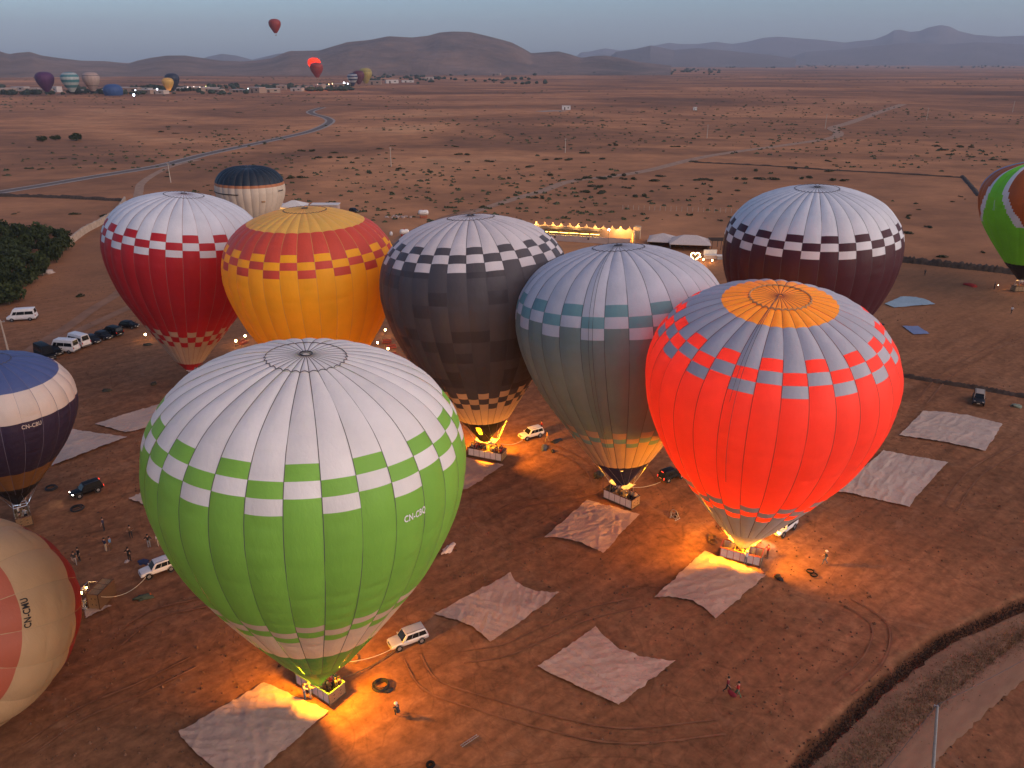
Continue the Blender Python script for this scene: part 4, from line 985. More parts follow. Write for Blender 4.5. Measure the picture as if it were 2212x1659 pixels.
# ------------------------------------------------------------------ people
def body_mesh(name, J, lean=0):
    """J: joint positions; grows one skin over the skeleton"""
    order = ['pelvis', 'waist', 'chest', 'neck', 'head', 'crown', 'nose']
    rad = dict(pelvis=.145, waist=.125, chest=.150, neck=.055, head=.095, crown=.070, nose=.018, hip=.095, knee=.060, ankle=.042, heel=.045, toe=.036, shoulder=.072, elbow=.044, wrist=.030, palm=.034)
    V = []; E_ = []; Rr = []; kind = []
    def add(p, r, par, k):
        V.append(tuple(p)); Rr.append(r); kind.append(k)
        if par is not None: E_.append((par, len(V) - 1))
        return len(V) - 1
    p = add(J['pelvis'], .145, None, 2); w_ = add(J['waist'], .125, p, 1); c = add(J['chest'], .150, w_, 1); n = add(J['neck'], .055, c, 0); h = add(J['head'], .098, n, 0); cr = add(J['crown'], .075, h, 0)
    f = (Vector(J['face']) if 'face' in J else Vector((1, 0, 0))).normalized(); add(Vector(J['head']) + f * .105 - Vector((0, 0, .01)), .018, h, 0)
    for s in ('l', 'r'):
        a = add(J['hip' + s], .092, p, 2); a = add(J['knee' + s], .060, a, 2); a = add(J['ankle' + s], .043, a, 2); a = add(J['toe' + s], .038, a, 3)
        a = add(J['sh' + s], .070, c, 1); a = add(J['elbow' + s], .045, a, 1); b = add(J['wrist' + s], .030, a, 0)
        d = (Vector(J['wrist' + s]) - Vector(J['elbow' + s])).normalized(); side = d.cross(Vector((0, 0, 1)) if abs(d.z) < .9 else Vector((1, 0, 0))).normalized(); pal = Vector(J['wrist' + s]) + d * .07
        m = add(pal, .032, b, 0)
        for k, l in ((-1.5, .060), (-.5, .078), (.5, .082), (1.5, .070)):
            q = pal + d * .03 + side * k * .020; e = add(q, .011, m, 0); q2 = q + d * l * .6; e = add(q2, .010, e, 0); up = side.cross(d); add(q2 + (d * .5 + up * .5) * l * .6, .008, e, 0)
        e = add(Vector(J['wrist' + s]) + d * .03 + side * -.045, .012, b, 0); add(Vector(J['wrist' + s]) + d * .08 + side * -.065, .010, e, 0)
    me = bpy.data.meshes.new(name); me.from_pydata(V, E_, []); o = bpy.data.objects.new(name, me); COL.objects.link(o)
    md = o.modifiers.new('skin', 'SKIN'); md.use_smooth_shade = True
    for i, sv in enumerate(me.skin_vertices[0].data): sv.radius = (Rr[i], Rr[i] * (.78 if kind[i] in (1, 2) and Rr[i] > .11 else 1)); sv.use_root = (i == 0)
    sub = o.modifiers.new('sub', 'SUBSURF'); sub.levels = 1; sub.render_levels = 1
    dg = bpy.context.evaluated_depsgraph_get(); out = bpy.data.meshes.new_from_object(o.evaluated_get(dg)); bpy.data.objects.remove(o)
    # clothing by the nearest bone
    seg = [(Vector(V[a]), Vector(V[b]), kind[b]) for a, b in E_]
    mi = []
    for pl in out.polygons:
        best = 9; kk = 0
        for a, b, k in seg:
            ab = b - a; t = max(0, min(1, (pl.center - a).dot(ab) / max(ab.length_squared, 1e-9))); dd = (pl.center - a - ab * t).length
            if dd < best: best = dd; kk = k
        mi.append(kk)
    out.materials.clear()
    for m in (SKIN, PLASTIC, PLASTIC, SHOE): out.materials.append(m)
    out.polygons.foreach_set('material_index', mi); out.name = name; return out
def joints(**kw):
    J = dict(pelvis=(0, 0, .95), waist=(0, 0, 1.12), chest=(0, 0, 1.32), neck=(0, 0, 1.50), head=(.015, 0, 1.62), crown=(0, 0, 1.70),
             hipl=(0, .10, .90), kneel=(.02, .11, .50), anklel=(-.02, .11, .08), toel=(.16, .13, .04), hipr=(0, -.10, .90), kneer=(.02, -.11, .50), ankler=(-.02, -.11, .08), toer=(.16, -.13, .04),
             shl=(0, .20, 1.42), elbowl=(-.02, .26, 1.14), wristl=(.08, .25, .90), shr=(0, -.20, 1.42), elbowr=(-.02, -.26, 1.14), wristr=(.08, -.25, .90))
    J.update(kw); return J
POSES = dict(
 stand=joints(),
 akimbo=joints(elbowl=(-.10, .42, 1.18), wristl=(.05, .19, 1.00), elbowr=(-.10, -.42, 1.18), wristr=(.05, -.19, 1.00)),
 walk=joints(kneel=(.20, .10, .52), anklel=(.22, .10, .09), toel=(.39, .11, .06), kneer=(-.06, -.10, .50), ankler=(-.32, -.10, .14), toer=(-.17, -.11, .05), elbowl=(-.14, .25, 1.15), wristl=(-.10, .25, .91), elbowr=(.10, -.25, 1.15), wristr=(.25, -.22, .97)),
 reach=joints(elbowl=(.26, .22, 1.36), wristl=(.50, .16, 1.42), elbowr=(.24, -.24, 1.22), wristr=(.46, -.16, 1.20)),
 raised=joints(elbowl=(.16, .28, 1.62), wristl=(.22, .20, 1.88), elbowr=(-.02, -.26, 1.14), wristr=(.10, -.24, .92)),
 spread=joints(elbowl=(.02, .46, 1.30), wristl=(.10, .62, 1.12), elbowr=(.02, -.46, 1.30), wristr=(.10, -.62, 1.12)),
 crouch=joints(pelvis=(-.12, 0, .46), waist=(-.03, 0, .62), chest=(.10, 0, .80), neck=(.20, 0, .95), head=(.27, 0, 1.04), crown=(.28, 0, 1.12), hipl=(-.12, .11, .44), kneel=(.28, .16, .50), anklel=(.08, .15, .08), toel=(.26, .18, .04), hipr=(-.12, -.11, .44), kneer=(.28, -.16, .46), ankler=(.06, -.15, .08), toer=(.24, -.18, .04), shl=(.14, .19, .88), elbowl=(.32, .24, .70), wristl=(.46, .14, .50), shr=(.14, -.19, .88), elbowr=(.32, -.24, .70), wristr=(.46, -.14, .50)),
 bend=joints(pelvis=(-.10, 0, .90), waist=(.02, 0, 1.04), chest=(.18, 0, 1.16), neck=(.33, 0, 1.24), head=(.42, 0, 1.28), crown=(.48, 0, 1.34), hipl=(-.08, .10, .86), hipr=(-.08, -.10, .86), shl=(.26, .19, 1.18), elbowl=(.34, .24, .92), wristl=(.48, .18, .74), shr=(.26, -.19, 1.18), elbowr=(.34, -.24, .92), wristr=(.48, -.18, .74)),
)
BODY = {k: body_mesh('person_' + k, j) for k, j in POSES.items()}
def hair_mesh():
    m = MB().lathe([(.10, -.02), (.108, .03), (.098, .08), (.06, .115), (.001, .125)], 12); return m.mesh('hair', HAIR, True)
def hat_mesh():
    m = MB().lathe([(.17, .03), (.175, .045), (.105, .055), (.100, .12), (.06, .15), (.001, .155)], 12); return m.mesh('hat', HAIR, True)
HAIRM, HATM = hair_mesh(), hat_mesh()
FAB = {}
def fab(n):
    cs = dict(black=(.015, .015, .017), dark=(.03, .03, .036), navy=(.02, .03, .07), blue=(.10, .24, .44), denim=(.08, .11, .19), white=(.62, .60, .58), grey=(.26, .25, .25), khaki=(.28, .21, .13), red=(.38, .02, .02), orange=(.55, .20, .05), yellow=(.52, .38, .12), brown=(.13, .07, .04), green=(.06, .14, .08), beige=(.45, .36, .27), maroon=(.20, .02, .03))
    if n not in FAB: FAB[n] = plain('clothing_' + n, cs[n], .85, var=.18, scale=9)
    return FAB[n]
def person(label, pos, facing, pose='stand', top='dark', legs='denim', hat=None, k=1.0, group=None, z=0.0):
    p = gp(*pos) if len(pos) == 2 else Vector(pos)
    o = bpy.data.objects.new('person', BODY[pose]); COL.objects.link(o); o.location = (p.x, p.y, p.z + z); o.rotation_euler = (0, 0, facing); o.scale = (k, k, k)
    for i, m in enumerate((SKIN, fab(top), fab(legs), SHOE)):
        o.material_slots[i].link = 'OBJECT'; o.material_slots[i].material = m
    tag(o, label, 'person', group)
    h = bpy.data.objects.new('hat' if hat else 'hair', HATM if hat else HAIRM); COL.objects.link(h); h.parent = o; hd = POSES[pose]['head']; h.location = (hd[0] - .01, hd[1], hd[2] + .035)
    h.material_slots[0].link = 'OBJECT'; h.material_slots[0].material = fab(hat) if hat else HAIR
    return o
CREW = 'people waiting on the open ground'
person('person in dark clothes with arms spread wide, alone at the back of the group', (226, 1146), R(200), 'spread', 'navy', 'dark', group=CREW)
person('person in a dark jacket with pale sleeves, standing alone', (284, 1163), R(120), 'akimbo', 'brown', 'dark', group=CREW)
person('person in a black top and pale trousers beside one all in white', (323, 1183), R(100), 'akimbo', 'black', 'grey', group=CREW)
person('person dressed all in white at the edge of the green balloon', (344, 1180), R(160), 'stand', 'white', 'beige', group=CREW)
person('person in a dark blue jacket next to one in light blue', (230, 1191), R(60), 'stand', 'navy', 'beige', group=CREW)
person('person in a light blue jacket', (241, 1188), R(190), 'stand', 'blue', 'brown', group=CREW)
person('person in long black clothes with elbows out', (281, 1212), R(80), 'akimbo', 'black', 'black', group=CREW)
person('person in a dark coat and grey trousers, stepping forward', (164, 1221), R(-60), 'walk', 'dark', 'grey', group=CREW)
person('person all in black close behind one in grey trousers', (173, 1212), R(-120), 'stand', 'black', 'black', group=CREW)
person('person in an orange lit top leaning on the basket of the green balloon', (659, 1512), R(40), 'reach', 'beige', 'denim')
person('person in a yellowish top and cap holding the side of the basket', (671, 1509), R(35), 'reach', 'yellow', 'grey', hat='khaki')
person('person holding the far end of the basket of the green balloon', (736, 1495), R(165), 'reach', 'orange', 'brown')
person('person with a white hat crouching on the lit soil', (860, 1545), R(130), 'crouch', 'dark', 'dark', hat='white')
person('person in a red vest walking in front, holding a red bag', (1570, 1496), R(-35), 'walk', 'maroon', 'black')
person('person in a red and white vest behind a carried red bag', (1592, 1507), R(145), 'walk', 'red', 'green')
person('person in a red top by the tail of a white car', (1170, 932), R(200), 'stand', 'red', 'dark')
person('person in tan overalls walking on the lit soil', (1182, 955), R(170), 'walk', 'orange', 'khaki')
person('person in a pale hat walking away from the glowing balloon', (1781, 1219), R(170), 'walk', 'navy', 'denim', hat='white')
person('person in a white top alone on the dark field', (2184, 678), R(200), 'walk', 'white', 'black')
person('person in black lit by a torch beam near the striped balloon', (2147, 625), R(-10), 'stand', 'black', 'black')
person('small dark figure alone beyond the pale blue sheet', (1997, 596), R(90), 'stand', 'black', 'black')
person('person crouching beside the basket of the glowing balloon', (1557, 1148), R(-60), 'crouch', 'maroon', 'brown')
person('person in a pale robe standing against the basket under the navy scoop', (1351, 1090), R(95), 'reach', 'yellow', 'beige')
person('person in white leaning on the basket of the glowing balloon', (1610, 1219), R(95), 'reach', 'white', 'grey', hat='white')
person('person lit orange standing behind the basket of the glowing balloon', (1657, 1206), R(190), 'reach', 'red', 'brown')
def passengers(label, base, off, rz, spots, group, fz=.20):
    tops = ['orange', 'red', 'dark', 'brown', 'beige', 'maroon', 'black', 'navy', 'grey']
    for i, (x, y) in enumerate(spots):
        q = Matrix.Rotation(rz, 3, 'Z') @ Vector((x, y, 0)); p = Vector(base) + Vector(off) + q
        tp = tops[(i * 5 + len(spots)) % 9]; person(label.replace(' ', ' in a %s top ' % tp, 1) if tp != 'orange' else label.replace(' ', ' in an orange top ', 1), (p.x, p.y, 0), rz + random.uniform(-pi, pi), ['stand', 'reach', 'stand', 'raised', 'akimbo'][i % 5] if abs(y) < .3 else 'stand', tp, 'dark', k=random.uniform(.93, 1.02), group=group, z=fz)
passengers('passenger standing in the basket of the charcoal balloon', (-3.47, 94.81, 0), (.1, -.1, 0), R(-21.7), [(-2.1, -.3), (-2.0, .35), (-1.5, -.35), (-1.25, .3), (-.85, -.3), (-.45, .35), (-.15, -.3), (.45, .3), (.8, -.35), (1.15, .35), (1.55, -.25), (2.0, .25), (2.05, -.4)], 'passengers of the charcoal balloon')
passengers('passenger standing in the basket of the green balloon', (-16.21, 50.73, 0), (-.25, 1.25, 0), R(-35.7), [(-1.7, .3), (-1.6, -.3), (-1.1, .1), (-.6, .35), (1.05, .35), (1.35, -.3), (1.75, .3), (.3, .3)], 'passengers of the green balloon')
passengers('passenger standing in the basket under the navy scoop', (13.49, 82.37, 0), (-.1, .55, 0), R(-42), [(-1.7, .3), (-.9, -.1), (.2, -.3), (.7, .3), (1.2, .35), (1.75, .35)], 'passengers of the teal balloon')
passengers('aeronaut standing in the basket of the glowing red balloon', (24.79, 70.9, 0), (.1, .2, 0), R(-26), [(-.15, -.3), (.2, .3), (-.45, .35)], 'crew of the glowing balloon')
passengers('passenger standing in the basket of the small blue topped balloon', (-57.25, 77.96, 0), (.1, .3, 0), R(125), [(-.9, .3), (-.3, -.3), (.8, .3)], 'passengers of the blue topped balloon')
passengers('passenger standing in the dark basket of the striped balloon', (119.06, 177.51, 0), (0, 0, 0), R(5), [(-1.2, .2), (-.3, -.3), (.9, .3), (.2, .35)], 'passengers of the striped balloon')

# ------------------------------------------------------------------ ropes and gear
def rope(label, a, b, r, mat, sag=.2):
    A, B = Vector(a), Vector(b); pts = [A.lerp(B, t) - Vector((0, 0, sag * 4 * t * (1 - t))) for t in np.linspace(0, 1, 14)]
    pts = [Vector((p.x, p.y, max(p.z, .06))) for p in pts]; m = MB().tube([p - A for p in pts], r, 6); o = m.build('rope', mat, loc=A); return tag(o, label, 'rope')
rope('pale tether rope between the silver car and the burner frame of the green balloon', gp(850, 1400, .5), (-15.2, 52.6, 2.4), .03, ROPE_L, .5)
rope('dark strap on the ground between the silver car and the green balloon', gp(853, 1404, .3), (-14.6, 52.4, .9), .06, ROPE_D, .4)
rope('pale rope between the white car with a red clad person and the charcoal balloon', gp(1129, 951, .5), (-1.6, 94.2, 2.2), .035, ROPE_L, .4)
rope('pale rope between the tail lit car and the basket under the navy scoop', gp(1427, 1041, .5), (14.5, 83.2, 1.8), .03, ROPE_L, .3)
rope('pale rope from the white car to the basket of the lying balloon', gp(315, 1247, .5), gp(212, 1288, 1.6), .03, ROPE_L, .9)
def coil(label, pos, r=.5, n=4, mat=None, cat='rope coil', name='rope_coil'):
    m = MB(); rs = random.Random(int(pos[0]))
    for k in range(n): m.torus((rs.uniform(-.12, .12) * r, rs.uniform(-.12, .12) * r, .05 + .06 * k), r * rs.uniform(.7, 1.0), .045, 18, 5)
    o = m.build(name, mat or ROPE_D, loc=gp(*pos)); tag(o, label, cat); return o
def heap(label, pos, size, mat, name='gear_heap', cat='gear', seed=0, extra=None):
    """a soft heap of gear: crumpled bag body and straps"""
    n, k = 9, 18; P = np.zeros((n, k + 1, 3)); sx, sy, sz = size
    for i in range(n):
        t = i / (n - 1)
        for j in range(k + 1):
            a = 2 * pi * j / k; q = 1 + .95 * (vnoise(np.array([math.cos(a) * 3.2 + seed * 7.3 + 19]), np.array([math.sin(a) * 3.2 + t * 3 + 19]), seed)[0] - .5)
            r = (1 - t ** 2.2) ** .5 * q if i else 1.05 * q
            P[i, j] = (sx * r * math.cos(a), sy * r * math.sin(a), sz * t ** .8 * (.85 + .3 * q) - (.04 if i == 0 else 0))
    t = thing(name, label, cat, gp(*pos), random.Random(seed).uniform(0, 3))
    grid_obj('bag', P, mat, t)
    MB().tube([(-sx * .9, 0, .06), (-sx * .5, .1, sz * .8), (0, .05, sz * 1.08), (sx * .5, -.1, sz * .8), (sx * .9, 0, .06)], .03, 5).build('strap', ROPE_D, t)
    if extra: MB().box((sx * .6, sy * .5, sz * .45), (sx * .6, sy * .5, sz * .7), rz=.4).build('pouch', extra, t)
    return t
NYL = plain('black_nylon', (.02, .02, .022), .7); REDN = plain('red_nylon', (.40, .03, .02), .7); BLUN = plain('navy_nylon', (.03, .04, .10), .7); PALE = plain('pale_canvas_bag', (.55, .42, .36), .8)
def ringbag(label, pos, r=.55): return coil(label, pos, r, 3, plain('brown_cover', (.16, .085, .035), .8), 'hose ring', 'hose_ring')
ringbag('lone ring of hose beside the tether rope of the green balloon', (763, 1426), .62)
coil('untidy coil of black rope on the bright lit soil', (822, 1484), .8, 6, NYL); heap('small black bag at the end of the untidy rope coil', (838, 1492), (.35, .25, .16), NYL, 'bag', 'bag', 3)
ringbag('ring of hose farther from the glowing basket, one of a pair', (1537, 1162), .52); ringbag('ring of hose nearer to the glowing basket, one of a pair', (1540, 1171), .52)
heap('red and black bag beside the lit corner of a sheet', (1682, 1249), (.5, .3, .35), NYL, 'gear_bag', 'gear', 5, REDN)
coil('dark round mat, upper of two near the person in a pale hat', (1750, 1235), .42, 2, RUBBER, 'mat', 'round_mat'); coil('dark round mat, lower of two near the person in a pale hat', (1758, 1243), .42, 2, RUBBER, 'mat', 'round_mat')
heap('dark bag behind the person in tan overalls', (1201, 953), (.9, .35, .22), NYL, 'gear_bag', 'gear', 8); heap('grey bag in front of the person in tan overalls', (1175, 968), (.95, .4, .25), plain('grey_nylon', (.10, .10, .11), .7), 'gear_bag', 'gear', 9); heap('smallest dark bag near the white car', (1194, 975), (.35, .25, .18), NYL, 'bag', 'bag', 10)
heap('dark red bag beside the navy scoop', (1293, 1028), (.85, .55, .55), NYL, 'gear_bag', 'gear', 11, plain('dark_red_nylon', (.14, .02, .02), .7))
coil('dark coil of rope nearest the small blue balloon', (111, 1055), .7, 4, NYL); coil('dark coil of rope below the black car with headlights', (167, 1100), .75, 5, NYL)
heap('orange and green bag on the dark soil in front of the white car', (311, 1292), (.75, .35, .34), plain('green_nylon', (.05, .07, .05), .8), 'gear_bag', 'gear', 14, plain('orange_nylon', (.45, .10, .03), .7))
heap('navy bag on the ground near the white car', (309, 1214), (.6, .4, .22), BLUN, 'bag', 'bag', 15); heap('pale bundle beside the edge of the green balloon', (970, 1186), (1.0, .42, .32), PALE, 'bundle', 'bundle', 16)
heap('pale shoes and bag at the feet of the person in long black clothes', (275, 1213), (.3, .2, .15), PALE, 'bag', 'bag', 17)
heap('dark bag near the plum balloon', (1903, 702), (.9, .5, .25), NYL, 'gear_bag', 'gear', 18); heap('red bag lying near the striped balloon', (2096, 617), (1.5, .6, .5), REDN, 'gear_bag', 'gear', 19); heap('pale green bag near the dark off-road car', (2195, 878), (.7, .5, .35), plain('sage_nylon', (.20, .24, .18), .8), 'gear_bag', 'gear', 20, NYL)
heap('pale boulder at the edge of the orchard', (103, 590), (1.6, 1.1, .8), plain('boulder_stone', (.36, .28, .24), .9), 'boulder', 'boulder', 21)
for i, (x, y) in enumerate([(332, 830), (231, 844), (320, 745)]): heap(['low dark tuft on bare soil below the parked row', 'dark tuft on bare soil near the blue topped balloon', 'small dark tuft beside the crimson balloon'][i], (x, y), (.7, .4, .3), plain('dry_tuft', (.05, .045, .03), .9), 'grass_tuft', 'plant', 30 + i)
# inflation fan and generator
def fan(label, pos, rz, col):
    t = thing('inflation_fan', label, 'fan', gp(*pos), rz); MB().torus((0, 0, 0), .55, .05, 22, 6).build('guard_ring', col, t); r = t.children if False else [o for o in bpy.data.objects if o.parent == t][-1]; r.rotation_euler = (0, pi / 2, 0); r.location = (0, 0, .65)
    for k in range(4):
        a = k * pi / 2 + .3; b = MB().box((0, 0, .27), (.03, .14, .46)).build('fan_blade', STEEL, t, loc=(0, 0, .65)); b.rotation_euler = (a, 0, 0)
    MB().box((.35, 0, .42), (.5, .42, .40)).build('engine', NYL, t); m = MB()
    for sy in (-.4, .4): m.tube([(-.3, sy, .06), (.6, sy, .06)], .03, 6).tube([(-.3, sy, .06), (0, sy, .65)], .03, 6).tube([(.6, sy, .06), (.2, sy, .6)], .03, 6)
    m.build('stand', STEEL, t); return t
fan('black inflation fan on the small sheet by the lying balloon', (194, 1314), R(150), plain('fan_white', (.4, .4, .4), .5)); fan('silver inflation fan standing on bare soil between two sheets', (1456, 1121), R(40), STEEL)
# carried bag, bar and tyre
a, b = gp(1573, 1490, .95), gp(1590, 1503, .85); m = MB().tube([a - a, (b - a) * .25 - Vector((0, 0, .08)), (b - a) * .5 - Vector((0, 0, .14)), (b - a) * .75 - Vector((0, 0, .1)), b - a], [.10, .20, .23, .21, .12], 10); tag(m.build('carried_bag', plain('maroon_canvas', (.17, .012, .02), .8), loc=a, smooth=True), 'long dark red bag carried between two people', 'bag')
DULL = plain('dull_aluminium', (.20, .19, .19), .6)
a, b = gp(996, 1612, .06), gp(1032, 1588, .06); t = thing('ladder', 'thin pale ladder lying on the soil at the lower edge', 'ladder', a); d = b - a; n = Vector((-d.y, d.x, 0)).normalized() * .10
for s in (-1, 1): MB().tube([n * s, d + n * s], .03, 5).build('rail', DULL, t)
for k in range(9): MB().tube([d * (k + .5) / 9 - n, d * (k + .5) / 9 + n], .018, 5).build('rung', DULL, t)
tag(MB().torus((0, 0, .12), .26, .11, 20, 8).build('tyre', RUBBER, loc=gp(930, 1654)), 'black tyre lying on the soil at the lower edge', 'tyre')
t = thing('torch', 'lit torch on the ground near the person in black', 'torch', gp(2152, 624)); MB().tube([(0, 0, .9), (.25, 0, .88)], .04, 8).build('handle', NYL, t); bulb(t, (.3, 0, .88), .07, (1, .75, .45), 30)
l = bpy.data.lights.new('torch_beam', 'SPOT'); l.energy = 220; l.color = (1, .78, .45); l.spot_size = R(50); l.spot_blend = .8; q = bpy.data.objects.new('torch_beam', l); COL.objects.link(q); q.parent = t; q.location = (.42, 0, .88); q.rotation_euler = Vector((-1, 0, .25)).to_track_quat('Z', 'Y').to_euler()

# ------------------------------------------------------------------ vegetation
def leaf_mat(name, lo, hi):
    m, n, b = newmat(name); t = noise(n, 1.4, 4, .6); oi = n.nodes.new('ShaderNodeObjectInfo')
    r = ramp(n, t.outputs['Fac'], [(.3, lo), (.7, hi)]); mr = n.nodes.new('ShaderNodeMapRange'); mr.inputs['To Min'].default_value = .75; mr.inputs['To Max'].default_value = 1.25; n.links.new(oi.outputs['Random'], mr.inputs[0])
    vm = n.nodes.new('ShaderNodeVectorMath'); vm.operation = 'SCALE'; n.links.new(r.outputs[0], vm.inputs[0]); n.links.new(mr.outputs[0], vm.inputs['Scale']); n.links.new(vm.outputs[0], b.inputs['Base Color']); b.inputs['Roughness'].default_value = .8; b.inputs['Specular IOR Level'].default_value = .15; return m
LEAF = leaf_mat('scrub_leaf', (.030, .034, .016), (.075, .075, .034)); LEAF2 = leaf_mat('orchard_leaf', (.016, .024, .008), (.050, .062, .022)); LEAF3 = leaf_mat('far_tree_leaf', (.020, .030, .020), (.05, .06, .035)); BARK = plain('bark', (.09, .06, .04), .9)
def clump(nl, lobes, sx, sy, sz, leaf, seed):
    rs = np.random.default_rng(seed); V = []; F = []
    L = [(rs.uniform(-.6, .6) * sx, rs.uniform(-.6, .6) * sy, rs.uniform(.25, .7) * sz, rs.uniform(.35, .7)) for _ in range(lobes)]
    for _ in range(nl):
        l = L[rs.integers(lobes)]; d = rs.normal(size=3); d /= np.linalg.norm(d); q = rs.uniform(.35, 1) ** .5
        c = np.array([l[0] + d[0] * sx * l[3] * q, l[1] + d[1] * sy * l[3] * q, max(.05, l[2] + d[2] * sz * l[3] * q)])
        a = rs.normal(size=3); a /= np.linalg.norm(a); b = np.cross(a, rs.normal(size=3)); b /= np.linalg.norm(b) + 1e-9; s = leaf * rs.uniform(.6, 1.4)
        o = len(V); V += [c - a * s, c + b * s * .55, c + a * s, c - b * s * .55]; F.append((o, o + 1, o + 2, o + 3))
    return V, F
SHR = []
for k in range(7):
    V, F = clump(260, [2, 3, 4, 5, 3, 6, 4][k], 1.0, .8, .5, .13, 50 + k); SHR.append(MB().add(V, F).mesh('shrub', LEAF))
shrub_n = 0
def shrub(p, w, h, label, group, k=None):
    global shrub_n
    o = bpy.data.objects.new('shrub', SHR[shrub_n % 7 if k is None else k]); COL.objects.link(o); shrub_n += 1
    o.location = (p.x, p.y, -.05); o.rotation_euler = (0, 0, random.uniform(0, 6.3)); o.scale = (w, w * random.uniform(.7, 1.1), h); tag(o, label, 'shrub', group)
SPOTS = [(1186, 379, 34), (1247, 390, 26), (1287, 386, 62), (1359, 388, 40), (1409, 391, 34), (1287, 404, 42), (1440, 404, 24), (1521, 389, 52), (1504, 407, 14), (1534, 404, 16), (1653, 388, 62), (1596, 413, 22), (1532, 430, 28), (1404, 435, 22), (1165, 428, 36), (1381, 424, 44), (1281, 417, 60), (1356, 407, 30), (1103, 402, 16), (1120, 398, 14), (1389, 462, 14), (1462, 465, 16), (1556, 477, 20), (1579, 469, 16), (1040, 447, 28), (1335, 380, 44), (1422, 381, 30), (1600, 388, 40), (1631, 369, 28), (1714, 364, 26), (1742, 386, 36), (1792, 370, 30), (1810, 391, 48), (1788, 349, 22), (1802, 356, 14), (2023, 317, 26), (2086, 318, 36), (2040, 325, 34), (2052, 336, 22), (2098, 338, 20), (2125, 328, 14), (2144, 346, 22), (2175, 346, 20), (665, 327, 44), (692, 341, 28), (726, 341, 44), (722, 330, 24), (635, 385, 44), (362, 275, 20), (345, 286, 20), (380, 289, 16), (60, 365, 26), (90, 366, 20), (250, 366, 22), (320, 348, 30), (375, 357, 18), (860, 366, 24), (880, 372, 18), (795, 372, 22), (820, 321, 20), (930, 371, 20), (1000, 335, 40), (1010, 350, 20), (985, 318, 16), (1060, 350, 30), (160, 462, 30), (218, 469, 34), (30, 463, 14), (150, 740, 24), (170, 640, 30), (1500, 350, 24), (1460, 318, 26), (1325, 314, 36), (1260, 332, 30), (1300, 345, 24), (1215, 345, 44), (1145, 362, 30), (1180, 345, 20), (2030, 555, 34), (2080, 575, 40), (2006, 493, 30), (1960, 470, 24), (2125, 545, 20), (1960, 505, 34)]
for x, y, w in SPOTS:
    p = gp(x, y); d = math.hypot(p.y, CAM_H); ww = w / DF * d / 2 * .85; n = 1 if w < 36 else 2
    for q in range(n):
        pp = gp(x + (q - (n - 1) / 2) * w * .5, y + random.uniform(-1, 1)); shrub(pp, ww / (1 if n == 1 else 1.7), min(1.7, .35 + ww * .38), 'low dark green shrub scattered on the red plain', 'shrubs scattered over the plain')
rs = random.Random(3); cnt = 0
while cnt < 80:
    x, y = rs.uniform(-20, 2230), 215 + 255 * rs.random() ** 1.3
    p = gp(x, y); den = fbm(np.array([p.x * .012]), np.array([p.y * .009]), 3, 77)[0]
    if rs.random() > max(0, (den - .42) * 5): continue
    d = math.hypot(p.y, CAM_H); ww = rs.uniform(5, 16) / DF * d / 2
    shrub(p, min(ww, 3.2), min(1.4, .3 + ww * .35), 'low dark green shrub scattered on the red plain', 'shrubs scattered over the plain'); cnt += 1
def scrub_stuff():
    r = np.random.default_rng(12); V = []; F = []
    n = 0
    while n < 3200:
        y = 260 * math.exp(r.random() * 2.6); x = (r.random() - .5) * 1.5 * y
        den = fbm(np.array([x * .005]), np.array([y * .0035]), 4, 91)[0]
        if r.random() > max(0.01, (den - .53) * 8): continue
        s = r.uniform(.3, 1.3) * (1 + y / 1400); h = s * r.uniform(.4, .7); o = len(V)
        k = 5
        for a in range(k): q = 2 * pi * a / k + r.random(); V.append((x + s * math.cos(q) * r.uniform(.6, 1.2), y + s * math.sin(q) * r.uniform(.6, 1.2), -.08))
        V += [(x + r.normal() * s * .3 - s * .3, y, h), (x + r.normal() * s * .2 + s * .35, y, h * .8)]
        for a in range(k): F.append((o + a, o + (a + 1) % k, o + k + (1 if a < 2 or a == k - 1 else 0)))
        F.append((o + 1, o + 2, o + k)); n += 1
    tag(MB().add(V, F).build('scrub', LEAF), kind='stuff')
scrub_stuff()
# olive orchard on the slope behind the parked vehicles
TRE = []
for k in range(5):
    V, F = clump(520, 7, 1.0, 1.0, .75, .17, 90 + k); V = [(v[0], v[1], v[2] + .25) for v in V]; TRE.append(MB().add(V, F).mesh('crown', LEAF2))
tm = MB().tube([(0, 0, -.1), (.03, .02, .3), (-.02, .04, .62)], [.11, .08, .05], 7)
for a in (0.5, 2.4, 4.4): tm.tube([(-.01, .02, .45), (.28 * math.cos(a), .28 * math.sin(a), .80)], [.05, .02], 5)
TRK = tm.mesh('trunk', BARK)
def tree(name, label, p, s, h, crown, group):
    t = thing(name, label, 'tree', (p.x, p.y, 0), random.uniform(0, 6.3), group); t.scale = (s, s, h)
    for nm, me in (('trunk', TRK), ('crown', crown)):
        o = bpy.data.objects.new(nm, me); COL.objects.link(o); o.parent = t
def inside(x, y, poly):
    c = False; j = len(poly) - 1
    for i in range(len(poly)):
        if (poly[i][1] > y) != (poly[j][1] > y) and x < (poly[j][0] - poly[i][0]) * (y - poly[i][1]) / (poly[j][1] - poly[i][1]) + poly[i][0]: c = not c
        j = i
    return c
ORCH = [(-40, 500), (40, 497), (120, 500), (150, 528), (128, 560), (95, 590), (60, 625), (20, 655), (-40, 680)]
rs = random.Random(9); pts = []
for _ in range(4000):
    x, y = rs.uniform(-40, 150), rs.uniform(497, 670)
    if not inside(x, y, ORCH): continue
    p = gp(x, y + 6)
    if all((p - q).length > 4.5 for q in pts): pts.append(p)
    if len(pts) > 85: break
